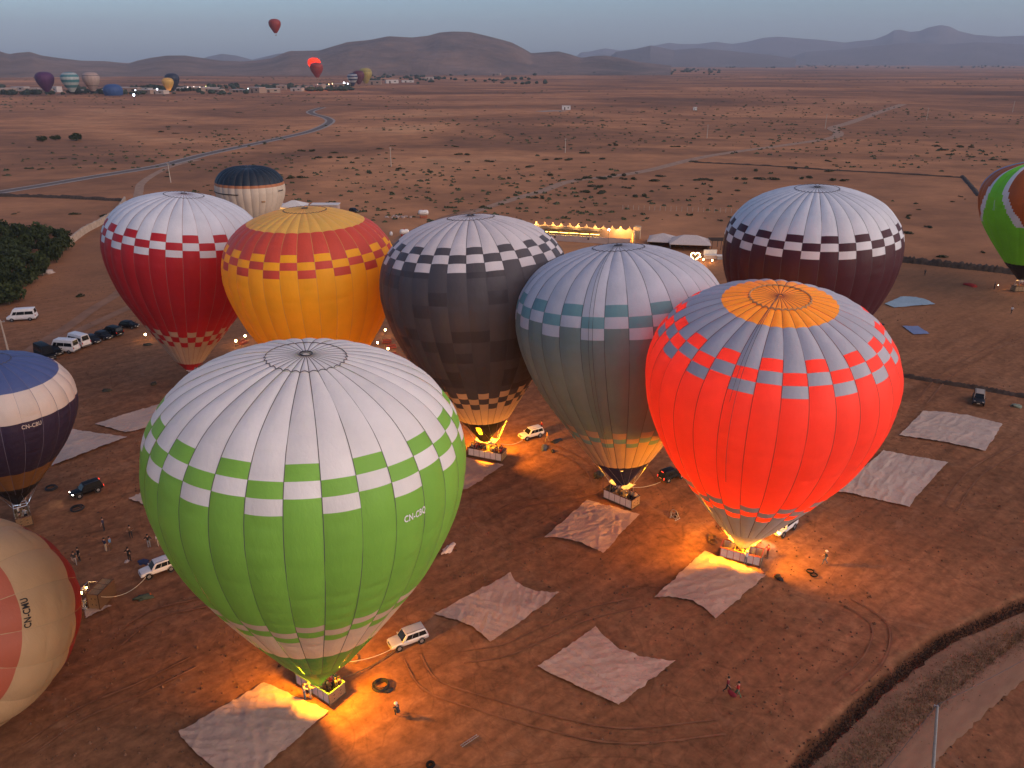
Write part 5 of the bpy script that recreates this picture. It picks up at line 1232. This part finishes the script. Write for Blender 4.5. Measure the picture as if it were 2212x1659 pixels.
for p in pts: tree('olive_tree', 'dark olive tree in the dense orchard by the pale wall', p, rs.uniform(1.5, 3.1), rs.uniform(2.0, 4.2), TRE[rs.randrange(5)], 'olive trees of the orchard')
for x, y, s, l in ((92, 306, 2.6, 'grey green tree, first of three on the open plain'), (121, 303, 2.3, 'grey green tree, middle one of three on the open plain'), (165, 304, 3.3, 'biggest grey green tree of three on the open plain')):
    p = gp(x, y); tree('thorn_tree', l, p, s * 1.35, s * 1.2, TRE[int(s) % 5], None)
# ------------------------------------------------------------------ mud walls, poles, fence
MUD = plain('mud_wall', (.40, .30, .22), .9, var=.2, scale=.6); CONC = plain('pole_concrete', (.42, .34, .27), .8)
def wall(label, pts, h, th, mat, name='mud_wall', n=8):
    L = smoothline([gp(*p) for p in pts], n); V = []; F = []
    for i, p in enumerate(L):
        t = (L[min(i + 1, len(L) - 1)] - L[max(i - 1, 0)]).normalized(); nn = Vector((-t.y, t.x, 0)) * th / 2; hh = h * random.uniform(.92, 1.05)
        V += [p - nn + Vector((0, 0, -.2)), p - nn * .8 + Vector((0, 0, hh)), p + nn * .8 + Vector((0, 0, hh)), p + nn + Vector((0, 0, -.2))]
    for i in range(len(L) - 1):
        for k in range(3): F.append((4 * i + k, 4 * i + 4 + k, 4 * i + 5 + k, 4 * i + 1 + k))
    F += [(0, 1, 2, 3), tuple(len(V) - 4 + k for k in (3, 2, 1, 0))]
    return tag(MB().add(V, F).build(name, mat), label, 'wall')
wall('pale mud wall curving from the orchard up to the dirt track', [(153, 527), (185, 503), (215, 487), (245, 468), (262, 450), (271, 436)], 2.0, .7, MUD)
def pole(label, base, top_px, group='utility poles crossing the plain', arm=True, h=None):
    b = gp(*base); d = math.hypot(b.y, CAM_H); h = h or min(11, max(6, (base[1] - top_px) / DF * d / math.cos(math.atan2(CAM_H, b.y))))
    t = thing('utility_pole', label, 'utility pole', b, 0, group)
    MB().tube([(0, 0, -.2), (0, 0, h)], [.17 * (1 + b.y / 900), .10 * (1 + b.y / 900)], 8).build('post', CONC, t)
    if arm:
        MB().box((0, 0, h - .35), (1.5, .12, .12)).build('cross_arm', CONC, t)
        for x in (-.65, 0, .65): MB().lathe([(.05, h - .28), (.07, h - .18), (.03, h - .08)], 8, (x, 0, 0)).build('insulator', plain('insulator_glaze', (.3, .3, .3), .3), t)
    return t, b + Vector((0, 0, h - .1))
ps = [pole('utility pole beside the asphalt road', (369, 394), 355), pole('utility pole on bare sand behind the yellow balloon', (845, 360), 321), pole('utility pole on the plain under the white hut', (1221, 330), 302), pole('utility pole before a dark scrub patch', (1527, 298), 272), pole('utility pole close to the bend of the dirt track', (1782, 278), 247), pole('distant utility pole beyond the bend of the dirt track', (2001, 260), 236), pole('most distant utility pole in the line', (2187, 242), 221)]
for i, (a, b) in enumerate(zip(ps[:-1], ps[1:])):
    A, B = a[1], b[1]; P = [A.lerp(B, t) - Vector((0, 0, 4 * 2.0 * t * (1 - t))) for t in np.linspace(0, 1, 16)]
    tag(MB().tube([p - A for p in P], .025, 4).build('power_cable', DARKMETAL, loc=A), 'thin sagging cable between %s' % ['the road pole and the pole behind the yellow balloon', 'the pole behind the yellow balloon and the hut pole', 'the hut pole and the scrub patch pole', 'the scrub patch pole and the track bend pole', 'the track bend pole and the next distant pole', 'the two most distant poles'][i], 'cable')
pole('utility pole rising behind the blue topped balloon', (21, 770), 716, None, True, 7)
t = thing('utility_pole', 'grey pole carrying a cable above the gravel road', 'utility pole', (30.9, 41.9, 0)); topv = Vector((-.92, .18, 8.0))
MB().tube([(.25, -.05, -.3), topv], [.14, .09], 10).build('post', plain('pole_steel', (.30, .30, .29), .6), t); MB().tube([topv + Vector((-.25, .0, -.12)), topv + Vector((.2, 0, -.05))], .035, 6).build('cross_arm', DARKMETAL, t); MB().lathe([(.05, 0), (.06, .08), (.03, .14)], 8, tuple(topv + Vector((-.2, 0, -.05)))).build('insulator', plain('insulator_glaze', (.3, .3, .3), .3), t)
A = Vector((30.9, 41.9, 0)) + topv + Vector((-.1, 0, .02))
for lab, e in (('power cable running from the grey pole down to the lower frame edge', gp(1850, 1735, 7.2)), ('power cable running from the grey pole up along the gravel road', gp(2290, 1376, 7.6))):
    B = Vector(e); B = A + (B - A) * 1.3; P = [A.lerp(B, q) - Vector((0, 0, 4 * .35 * q * (1 - q))) for q in np.linspace(0, 1, 14)]; tag(MB().tube([p - A for p in P], .018, 5).build('power_cable', DARKMETAL, loc=A), lab, 'cable')
def fence(label, a, b, n):
    A, B = gp(*a), gp(*b); t = thing('wire_fence', label, 'fence', A)
    for k in range(n):
        p = (B - A) * k / (n - 1); MB().tube([(p.x, p.y, -.1), (p.x, p.y, 1.6)], .07, 5).build('fence_post', CONC, t)
    for z in (.5, 1.0, 1.45): MB().tube([(0, 0, z), (B.x - A.x, B.y - A.y, z)], .012, 4).build('fence_wire', DARKMETAL, t)
fence('wire fence with pale posts on the plain behind the tents', (1345, 452), (1640, 462), 26)

# ------------------------------------------------------------------ the lit compound and the tents
PLASTER = plain('ochre_plaster', (.48, .33, .20), .9, var=.1, scale=.8); PINKP = plain('pink_plaster', (.42, .31, .26), .9, var=.1, scale=.8); CANV = plain('tent_canvas', (.50, .42, .38), .85); CANW = plain('white_tent_canvas', (.62, .58, .54), .85); TIMB = plain('dark_timber', (.06, .04, .03), .8)
WARM = emit('warm_strip_light', (1.0, .56, .10), 14); WARM2 = emit('warm_bulb', (1.0, .62, .22), 45)
def light(parent, loc, e, col=(1, .55, .16), r=.3):
    l = bpy.data.lights.new('lamp_light', 'POINT'); l.energy = e; l.color = col; l.shadow_soft_size = r; o = bpy.data.objects.new('lamp_light', l); COL.objects.link(o); o.parent = parent; o.location = loc; return o
def compound():
    A, B = gp(1150, 503), gp(1368, 516); d = (B - A); L = d.length; rz = math.atan2(d.y, d.x)
    t = thing('courtyard_building', 'ochre crenellated courtyard building with glowing strip lights', 'building', A, rz)
    MB().box((L / 2, 0, 1.3), (L, .35, 2.6)).build('wall', PLASTER, t)
    n = 12
    for k in range(n):
        x = L * (k + .5) / n; MB().add([(x - .9, -.17, 2.6), (x + .9, -.17, 2.6), (x + .28, -.17, 3.1), (x, -.17, 3.7), (x - .28, -.17, 3.1), (x - .9, .17, 2.6), (x + .9, .17, 2.6), (x + .28, .17, 3.1), (x, .17, 3.7), (x - .28, .17, 3.1)], [(0, 1, 2, 3, 4), (9, 8, 7, 6, 5), (0, 5, 6, 1), (1, 6, 7, 2), (2, 7, 8, 3), (3, 8, 9, 4), (4, 9, 5, 0)]).build('merlon', PLASTER, t)
    Lv = L * .70
    MB().box((Lv / 2, -4.2, 1.55), (Lv, .14, .25)).build('veranda_beam', TIMB, t); MB().box((Lv / 2, -2.2, 2.45), (Lv, 3.6, .12)).build('veranda_roof', TIMB, t)
    for k in range(8):
        x = Lv * k / 7; MB().box((x, -4.2, .8), (.16, .16, 1.6)).build('veranda_post', PLASTER, t)
    for k in range(7):
        x = Lv * (k + .5) / 7; MB().box((x, -4.32, 1.55), (Lv / 7 - .5, .05, .10)).build('strip_light', WARM, t); MB().box((x, -4.30, .75), (Lv / 7 - .3, .06, .08)).build('strip_light', WARM, t)
        MB().box((x, -4.22, .38), (Lv / 7 - .2, .10, .7)).build('veranda_panel', PINKP, t)
        if k % 2 == 0: light(t, (x, -1.4, 3.9), 900)
    light(t, (L * .86, -1.5, 3.2), 700)
    MB().box((L / 2, -9.2, .9), (L * 1.02, .3, 1.8)).build('front_wall', PINKP, t); 
    for k, x in enumerate((L * .30, L * .62)): MB().box((x, -9.38, 1.2), (.5, .08, .6)).build('wall_niche', TIMB, t)
    m = MB().add([(L, .2, 0), (L + 1.4, -8.8, 0), (L + 1.75, -8.8, 0), (L + .35, .2, 0), (L, .2, 2.7), (L + 1.4, -8.8, 2.2), (L + 1.75, -8.8, 2.2), (L + .35, .2, 2.7)], [(0, 1, 5, 4), (2, 3, 7, 6), (4, 5, 6, 7), (0, 4, 7, 3), (1, 2, 6, 5)]); m.build('side_wall', PLASTER, t)
    MB().box((L + 1.0, .3, 1.9), (2.0, 2.0, 3.8)).build('corner_tower', PLASTER, t); light(t, (L - 1.6, -3.0, 2.6), 700); MB().add([(L - .3, -1.0, .4), (L + .9, -8.0, .4), (L + 1.0, -8.0, 1.1), (L - .2, -1.0, 2.2)], [(0, 1, 2, 3)]).build('glowing_awning', emit('glowing_awning', (1.0, .58, .10), 1.4), t)  # awning sheet emits by itself, in place of lamplight on the cloth
    MB().tube([(L * .81, -9.6, 0), (L * .81, -9.6, 4.2)], .05, 6).build('lamp_post', DARKMETAL, t); bulb(t, (L * .81, -9.6, 4.3), .22, (.75, .85, 1.0), 60, 120, 'floodlight')
    MB().box((L * .36, -5, .1), (L * .7, 8, .12)).build('courtyard_paving', PINKP, t)
compound()
def tent(label, a, b, depth, h, hr, canvas, name='tent', lit=False, front_open=True):
    A, B = gp(*a), gp(*b); d = B - A; L = d.length; t = thing(name, label, 'tent', A, math.atan2(d.y, d.x)); e = .35
    rf = [(-e, -e, h), (L + e, -e, h), (L + e, depth + e, h), (-e, depth + e, h), (depth * .45, depth / 2, hr), (L - depth * .45, depth / 2, hr)]
    MB().add(rf + [(x, y, z - .12) for x, y, z in rf[:4]], [(0, 1, 5, 4), (1, 2, 5), (2, 3, 4, 5), (3, 0, 4), (6, 7, 1, 0), (7, 8, 2, 1), (8, 9, 3, 2), (9, 6, 0, 3)]).build('roof', canvas, t)
    for x in (0, L):
        MB().box((x, depth / 2, h / 2), (.08, depth, h)).build('end_wall', canvas, t)
    MB().box((L / 2, depth, h / 2), (L, .08, h)).build('back_wall', canvas, t)
    n = max(2, int(L / 3)); 
    for k in range(n + 1): MB().tube([(L * k / n, 0, 0), (L * k / n, 0, h)], .06, 6).build('tent_pole', TIMB, t)
    if lit: light(t, (L / 2, depth * .4, h * .75), lit)
    MB().box((L * .3, depth * .5, .4), (L * .4, .9, .1)).box((L * .3, depth * .5, .18), (.1, .1, .36)).build('table', TIMB, t)
    return t
tent('beige ridge tent next to the lit corner tower', (1400, 532), (1458, 535), 8, 1.5, 3.2, CANV); tent('longer beige ridge tent above the heart shaped light', (1448, 541), (1532, 544), 8, 1.9, 3.8, CANV)
tent('small white tent lit orange inside, next to the squat balloon', (567, 459), (602, 459), 7, 2.0, 4.0, CANW, lit=700); tent('wider white tent lit orange inside, second beside the squat balloon', (604, 460), (655, 460), 8, 2.0, 3.8, CANW, lit=800)
A = gp(674, 458); t = thing('mud_hut', 'flat roofed pale hut showing over the crown of the yellow balloon', 'hut', A); MB().box((4.5, 2, 1.2), (9.5, 4, 2.4)).build('wall', PINKP, t); MB().box((4.5, 2, 2.5), (10, 4.5, .2)).build('roof', CANW, t); MB().box((2.4, -.02, 1.0), (1.0, .1, 2.0)).build('door', TIMB, t); MB().box((6.4, -.02, 1.4), (1.1, .1, .9)).build('window', GLASS, t)
def brazier(label, pos, h=.9, e=40, s=45):
    t = thing('lantern', label, 'lantern', gp(*pos)); m = MB()
    for a in range(3): q = a * 2.1; m.tube([(.3 * math.cos(q), .3 * math.sin(q), 0), (.05 * math.cos(q), .05 * math.sin(q), h)], .03, 5)
    m.build('stand', DARKMETAL, t); bulb(t, (0, 0, h + .18), .20, (1, .62, .24), s, e, 'lamp_globe'); return t
for i, (x, y) in enumerate([(316, 734), (511, 748), (531, 737), (833, 724), (816, 752), (839, 765), (569, 469)]):
    brazier(['lone lit lantern beside the lower edge of the crimson balloon', 'lit lantern between the crimson balloon and the white crown', 'lit lantern close under the yellow balloon', 'lit lantern, topmost of three beside the charcoal balloon', 'lit lantern touching the outline of the yellow balloon, one of three', 'lit lantern, lowest of three beside the charcoal balloon', 'lit lantern in front of the small white tent'][i], (x, y))
for i, (x, y) in enumerate([(836, 741), (846, 752), (850, 770), (526, 742)]):
    p = gp(x, y); t = thing('floor_seat', ['reddish floor seat by the topmost lantern of three', 'reddish floor seat between the lanterns and the charcoal balloon', 'reddish floor seat below the lowest lantern of three', 'reddish floor seat under the yellow balloon'][i], 'seat', p, .4 * i); MB().box((0, 0, .18), (1.7, .7, .3)).build('seat', plain('red_rug', (.25, .05, .03), .9), t); MB().box((0, .36, .4), (1.7, .12, .5)).build('backrest', plain('red_rug', (.25, .05, .03), .9), t)
def heart():
    p = gp(1500.5, 569); t = thing('heart_sign', 'glowing heart shaped sign standing in front of the tents', 'sign', p)
    P = []
    for k in range(41):
        a = 2 * pi * k / 40; x = 16 * math.sin(a) ** 3; z = 13 * math.cos(a) - 5 * math.cos(2 * a) - 2 * math.cos(3 * a) - math.cos(4 * a); P.append((x * .075, 0, 1.95 + z * .075))
    MB().tube(P, .12, 8, cap=False).build('light_tube', emit('heart_light', (1.0, .70, .28), 9), t)
    MB().tube([(-.6, .1, 0), (-.6, .1, 2.4)], .05, 6).tube([(.6, .1, 0), (.6, .1, 2.4)], .05, 6).tube([(-.6, .1, .5), (.6, .1, .5)], .05, 6).build('frame', DARKMETAL, t); light(t, (0, -.6, 1.9), 350, (1, .66, .25)); light(t, (0, .7, 1.9), 120, (1, .66, .25))
heart()
p = gp(1524, 559); t = thing('counter', 'pale counter with a white screen beside the heart sign', 'counter', p); MB().box((2.2, 0, .5), (5.2, .8, 1.0)).build('base', PINKP, t); MB().box((2.2, 0, 1.04), (5.4, 1.0, .08)).build('top', CANW, t); MB().box((1.4, 1.0, 1.6), (3.6, .1, 1.4)).build('screen', CANW, t)
for x in (-.2, 3.0): MB().tube([(x, 1.0, 0), (x, 1.0, 2.3)], .05, 6).build('screen_post', DARKMETAL, t)
p = gp(1548, 560); t = thing('bar_table', 'pale grey bar tables between the counter and the plum balloon', 'table', p); MB().box((1.7, 0, .95), (3.6, 1.0, .08)).build('table_top', CANW, t); MB().box((1.7, 0, .45), (3.2, .7, .9)).build('base', plain('grey_board', (.28, .27, .28), .8), t)
p = gp(1537, 540); t = thing('pergola', 'dark timber pergola behind the counter', 'pergola', p); 
for x in (0, 2.6, 5.2):
    for y in (0, 4): MB().box((x, y, 1.3), (.14, .14, 2.6)).build('post', TIMB, t)
for k in range(10): MB().box((2.6, -.2 + k * .48, 2.66), (6.0, .1, .12)).build('rafter', TIMB, t)
for i, (x, y) in enumerate([(1512, 560), (1519, 566), (1538, 568)]): brazier(['small lamp just beside the heart sign', 'small lamp in front of the counter', 'small lamp in front of the bar tables'][i], (x, y), .5, 12, 30)
def tank(label, pos, L, r, rz, stand):
    t = thing('gas_tank', label, 'gas tank', gp(*pos), rz); z = r + .9
    MB().lathe([(.001, -L / 2), (r * .6, -L / 2 + r * .12), (r * .95, -L / 2 + r * .5), (r, -L / 2 + r * .8), (r, L / 2 - r * .8), (r * .95, L / 2 - r * .5), (r * .6, L / 2 - r * .12), (.001, L / 2)], 18, (0, 0, z), axis='x').build('vessel', CANW, t, smooth=True)
    for x in (-L * .3, L * .3): MB().box((x, 0, .5), (.25, r * 1.5, 1.0)).build('saddle', stand, t)
    MB().lathe([(.22, z + r - .05), (.22, z + r + .18), (.05, z + r + .22)], 10).build('valve_cap', stand, t); MB().box((0, -r * .9, .35), (L * .5, .5, .6)).build('pump_box', stand, t)
RUST = plain('rust_red_steel', (.36, .10, .05), .8)
tank('white gas tank on rust coloured legs out on the plain', (915, 470), 3.6, .85, .05, RUST); tank('white gas tank close behind the charcoal balloon', (874, 512), 2.9, .75, .35, plain('red_steel', (.40, .04, .03), .7))
p = gp(845, 509); tag(MB().lathe([(.001, 0), (.45, .05), (.5, .5), (.42, 1.0), (.2, 1.25), (.001, 1.3)], 12).build('gas_bottle', CANW, loc=p, smooth=True), 'small white bottle next to the gas tank behind the charcoal balloon', 'gas bottle')
p = gp(872, 469); t = thing('rubble_pile', 'low pale pile of rubble beside the gas tank on the plain', 'rubble', p)
for k in range(14): MB().box((random.uniform(-6, 3), random.uniform(-1.5, 1.5), .15), (random.uniform(.4, 1.3), random.uniform(.3, .9), random.uniform(.2, .7)), rz=random.random() * 3).build('block', PINKP, t)
def hut(label, pos, w, d, h, mat, group=None, rz=0.0):
    t = thing('village_house', label, 'house', gp(*pos), rz, group)
    MB().box((0, 0, h / 2), (w, d, h)).build('wall', mat, t); MB().box((0, 0, h + .12), (w + .5, d + .5, .3)).build('roof', CANV, t)
    MB().box((-w * .2, -d / 2 - .03, h * .36), (w * .14, .12, h * .70)).build('door', TIMB, t); MB().box((w * .22, -d / 2 - .03, h * .55), (w * .16, .12, h * .3)).build('window', GLASS, t); return t
hut('lone white hut far out on the plain', (1223, 237), 9, 7, 4, CANW); hut('tiny white cabin on the plain', (1501, 238), 3.5, 3, 3, CANW)
tag(strip('bare_patch', [(1165, 241), (1195, 239.5), (1222, 240)], 14, SHOULDER, .03), kind='structure')

# ------------------------------------------------------------------ the far village
rs = random.Random(21); VG = 'small houses of the far village'; VT = 'dark trees round the far village'
hm = [plain('village_wall_%d' % k, c, .9) for k, c in enumerate([(.42, .33, .27), (.34, .24, .18), (.50, .44, .40), (.30, .20, .15)])]
HS = [(20, 199), (45, 196), (66, 201), (92, 201), (120, 199), (181, 200), (225, 199), (262, 198), (285, 201), (310, 199), (322, 203), (345, 203), (398, 196), (415, 195), (432, 196), (455, 197), (470, 201), (520, 199), (560, 201), (590, 200), (610, 194), (640, 197), (662, 193), (690, 194), (705, 192), (735, 191), (750, 187), (810, 183), (850, 180), (880, 178), (925, 172), (1070, 163), (1120, 160), (1180, 158), (1367, 156), (1385, 155), (1400, 154), (1420, 153), (1450, 152), (1490, 151), (1520, 150), (1290, 160), (2094, 133), (1640, 140), (1560, 137)]
for x, y in HS: hut('small flat roofed house of the far village', (x + rs.uniform(-4, 4), y), rs.uniform(14, 34), rs.uniform(10, 18), rs.uniform(4, 9), hm[rs.randrange(4)], VG, rs.uniform(-.4, .4))
FT = []
for k in range(4):
    V, F = clump(160, 5, 1.0, 1.0, .8, .28, 200 + k); FT.append(MB().add([(v[0], v[1], v[2] + .2) for v in V], F).mesh('crown', LEAF3))
TS = [(12, 204, 9), (75, 203, 14), (24, 205, 10), (60, 204, 9), (175, 203, 9), (220, 203, 10), (235, 204, 8), (305, 195, 8), (318, 196, 10), (335, 192, 16), (342, 194, 12), (352, 196, 10), (392, 195, 12), (405, 197, 8), (445, 196, 9), (500, 187, 7)]
for x, y, n in TS:
    for q in range(n if n < 12 else 12): 
        p = gp(x + rs.gauss(0, 9), y + rs.uniform(-1.5, 1.0)); s = rs.uniform(3.2, 6.5); tree('far_tree', 'dark tree beside the far village', p, s, s * rs.uniform(.8, 1.2), FT[rs.randrange(4)], VT)
def far_woods():
    r = np.random.default_rng(5); V = []; F = []
    for x0, x1, y0, y1, n in ((540, 760, 186, 197, 150), (800, 1180, 158, 182, 110), (1180, 1560, 149, 162, 200), (1560, 2212, 134, 148, 130), (-20, 540, 188, 205, 130)):
        k = 0
        while k < n:
            px, py = r.uniform(x0, x1), r.uniform(y0, y1)
            if fbm(np.array([px * .03]), np.array([py * .35]), 2, 61)[0] < .52: continue
            k += 1; p = gp(px, py); s = r.uniform(2.2, 4.5) * (1 + p.y / 5000); o = len(V); h = s * r.uniform(.9, 1.5)
            for z, q in ((0, .7), (h * .45, 1.1), (h * .8, .7)):
                for a in range(6): V.append((p.x + s * q * r.uniform(.7, 1.2) * math.cos(a * pi / 3), p.y + s * q * math.sin(a * pi / 3), z))
            V.append((p.x, p.y, h))
            for l in range(2):
                for a in range(6): F.append((o + l * 6 + a, o + l * 6 + (a + 1) % 6, o + l * 6 + 6 + (a + 1) % 6, o + l * 6 + 6 + a))
            for a in range(6): F.append((o + 12 + a, o + 12 + (a + 1) % 6, o + 18))
    tag(MB().add(V, F).build('far_woods', LEAF3), kind='stuff')
far_woods()
def far_lamp(label, pos, r, c, s, h=6):
    t = thing('street_light', label, 'street light', gp(*pos)); MB().tube([(0, 0, 0), (0, 0, h)], .25, 6).build('post', DARKMETAL, t); r *= .55; bulb(t, (0, 0, h + r), r, c, s * .6, 0, 'lamp_head')
for i, (x, y, r, c, s) in enumerate([(258, 203, 2.0, (1, .62, .18), 10), (264, 204, 2.4, (1, .65, .22), 14), (341, 203, 2.2, (.8, .85, 1), 10), (291, 218, 2.6, (.72, .78, 1), 22), (294, 205, 1.6, (.8, .85, 1), 9), (446, 195, 1.4, (.9, .9, .35), 7), (537, 201, 1.5, (.7, .9, .9), 6), (744, 188, 3.0, (.9, .92, 1), 20), (752, 189, 2.0, (.9, .92, 1), 12), (719, 189, 1.8, (1, .68, .30), 9), (711, 190, 1.5, (1, .68, .30), 7), (1445, 148, 2.4, (1, .75, .5), 14), (687, 190, 1.2, (1, .75, .5), 6), (407, 197, 1.2, (1, .75, .6), 6), (420, 196, 1.2, (1, .75, .6), 6), (433, 197, 1.2, (1, .75, .6), 6)]):
    far_lamp(['yellow street lamp beside the blue dome balloon', 'brighter yellow street lamp touching the blue dome balloon', 'bluish lamp at the foot of the yellow and navy balloons', 'brightest bluish lamp, alone on the dark field', 'bluish lamp just above the lone field lamp', 'greenish yellow lamp of the village', 'pale teal lamp among the village fields', 'brightest white lamp near the group of three balloons', 'white lamp close to the brightest white one', 'orange lamp under the hovering red balloons', 'weaker orange lamp under the hovering red balloons', 'lone warm lamp at the foot of the far hills', 'faint warm lamp among the village roofs', 'first of three warm lamps in the village row', 'middle of three warm lamps in the village row', 'last of three warm lamps in the village row'][i], (x, y), r, c, s)
p = at_depth(31, 127, 4250); t = thing('hill_lamp', 'single bright lamp on the slope of the far hill', 'street light', p); bulb(t, (0, 0, 0), 4.5, (1, .85, .6), 14, 0, 'lamp_head'); MB().tube([(0, 0, -40), (0, 0, -4)], .8, 6).build('post', DARKMETAL, t)

# weeds in the ditch and dry grass on the verge
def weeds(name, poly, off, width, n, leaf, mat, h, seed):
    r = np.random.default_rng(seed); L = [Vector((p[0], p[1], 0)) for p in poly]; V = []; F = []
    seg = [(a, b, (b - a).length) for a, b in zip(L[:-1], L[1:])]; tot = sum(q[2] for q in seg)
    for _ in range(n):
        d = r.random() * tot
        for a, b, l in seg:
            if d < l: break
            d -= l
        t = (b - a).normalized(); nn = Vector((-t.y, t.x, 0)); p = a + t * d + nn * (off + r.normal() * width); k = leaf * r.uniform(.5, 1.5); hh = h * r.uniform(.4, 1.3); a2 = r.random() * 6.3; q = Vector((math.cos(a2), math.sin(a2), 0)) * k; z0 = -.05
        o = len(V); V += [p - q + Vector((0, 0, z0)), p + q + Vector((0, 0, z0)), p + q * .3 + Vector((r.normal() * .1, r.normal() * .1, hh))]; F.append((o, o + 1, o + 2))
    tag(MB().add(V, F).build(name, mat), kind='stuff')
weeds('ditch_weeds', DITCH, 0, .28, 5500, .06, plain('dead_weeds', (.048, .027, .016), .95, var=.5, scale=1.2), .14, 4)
weeds('dry_grass', [tuple(gp(x + 70, y + 44)[:2]) for x, y in [(2330, 1262), (2212, 1300), (2121, 1340), (2046, 1376), (1971, 1432), (1896, 1490), (1821, 1560), (1764, 1615), (1700, 1690)]], 0, .8, 16000, .06, plain('straw', (.225, .128, .062), .95, var=.35, scale=1.5), .20, 6)

# stones, clods and dry tufts on the launch field, and the ruts left by the cars
def field_litter():
    r = np.random.default_rng(31); V = []; F = []
    n = 0
    while n < 5200:
        y = r.uniform(34, 200); x = r.uniform(-.75, .75) * y * 1.1
        if fbm(np.array([x * .07]), np.array([y * .07]), 3, 13)[0] < .46 + .1 * r.random(): continue
        s_ = r.uniform(.05, .16) * (1.6 if r.random() < .06 else 1); o = len(V); h = s_ * r.uniform(.5, 1.1); a0 = r.random() * 6
        for a in range(5): q = a0 + a * 1.257; V.append((x + s_ * math.cos(q) * r.uniform(.7, 1.2), y + s_ * math.sin(q) * r.uniform(.7, 1.2), -.06))
        V.append((x, y, h)); n += 1
        for a in range(5): F.append((o + a, o + (a + 1) % 5, o + 5))
    tag(MB().add(V, F).build('clods', plain('clod_soil', (.12, .055, .030), .95, var=.6, scale=.7)), kind='stuff')
field_litter()
RUT = plain('rut_soil', (.196, .082, .039), .95, var=.3, scale=.6)
def ruts(pts, gauge=1.55, w=.24):
    L = smoothline([gp(*p) for p in pts], 10)
    for sgn in (-1, 1):
        rows = []
        for i, p in enumerate(L):
            t = (L[min(i + 1, len(L) - 1)] - L[max(i - 1, 0)]).normalized(); nn = Vector((-t.y, t.x, 0)); c = p + nn * sgn * gauge / 2; ww = w * random.uniform(.5, 1.1)
            rows.append([tuple(c + nn * ww * q + Vector((0, 0, .055 - .03 * (q == 0) - (.05 if random.random() < .12 else 0)))) for q in (-.5, 0, .5)])
        tag(grid_obj('tyre_rut', np.array(rows), RUT), kind='structure')
ruts([(1830, 1300), (1900, 1350), (1890, 1420), (1820, 1490)])
ruts([(890, 1420), (930, 1480), (1040, 1520), (1180, 1560), (1350, 1590), (1560, 1570)])
ruts([(1000, 1420), (1090, 1405), (1170, 1370), (1260, 1330), (1380, 1300)])
ruts([(250, 1390), (330, 1330), (450, 1300), (520, 1280)]); ruts([(60, 1620), (180, 1540), (300, 1490), (420, 1430)])
ruts([(1180, 960), (1260, 1000), (1290, 1050), (1230, 1075), (1120, 1090), (1060, 1130)])
ruts([(2050, 1100), (2110, 1020), (2212, 960)]); ruts([(1990, 870), (2060, 800), (2212, 720)])
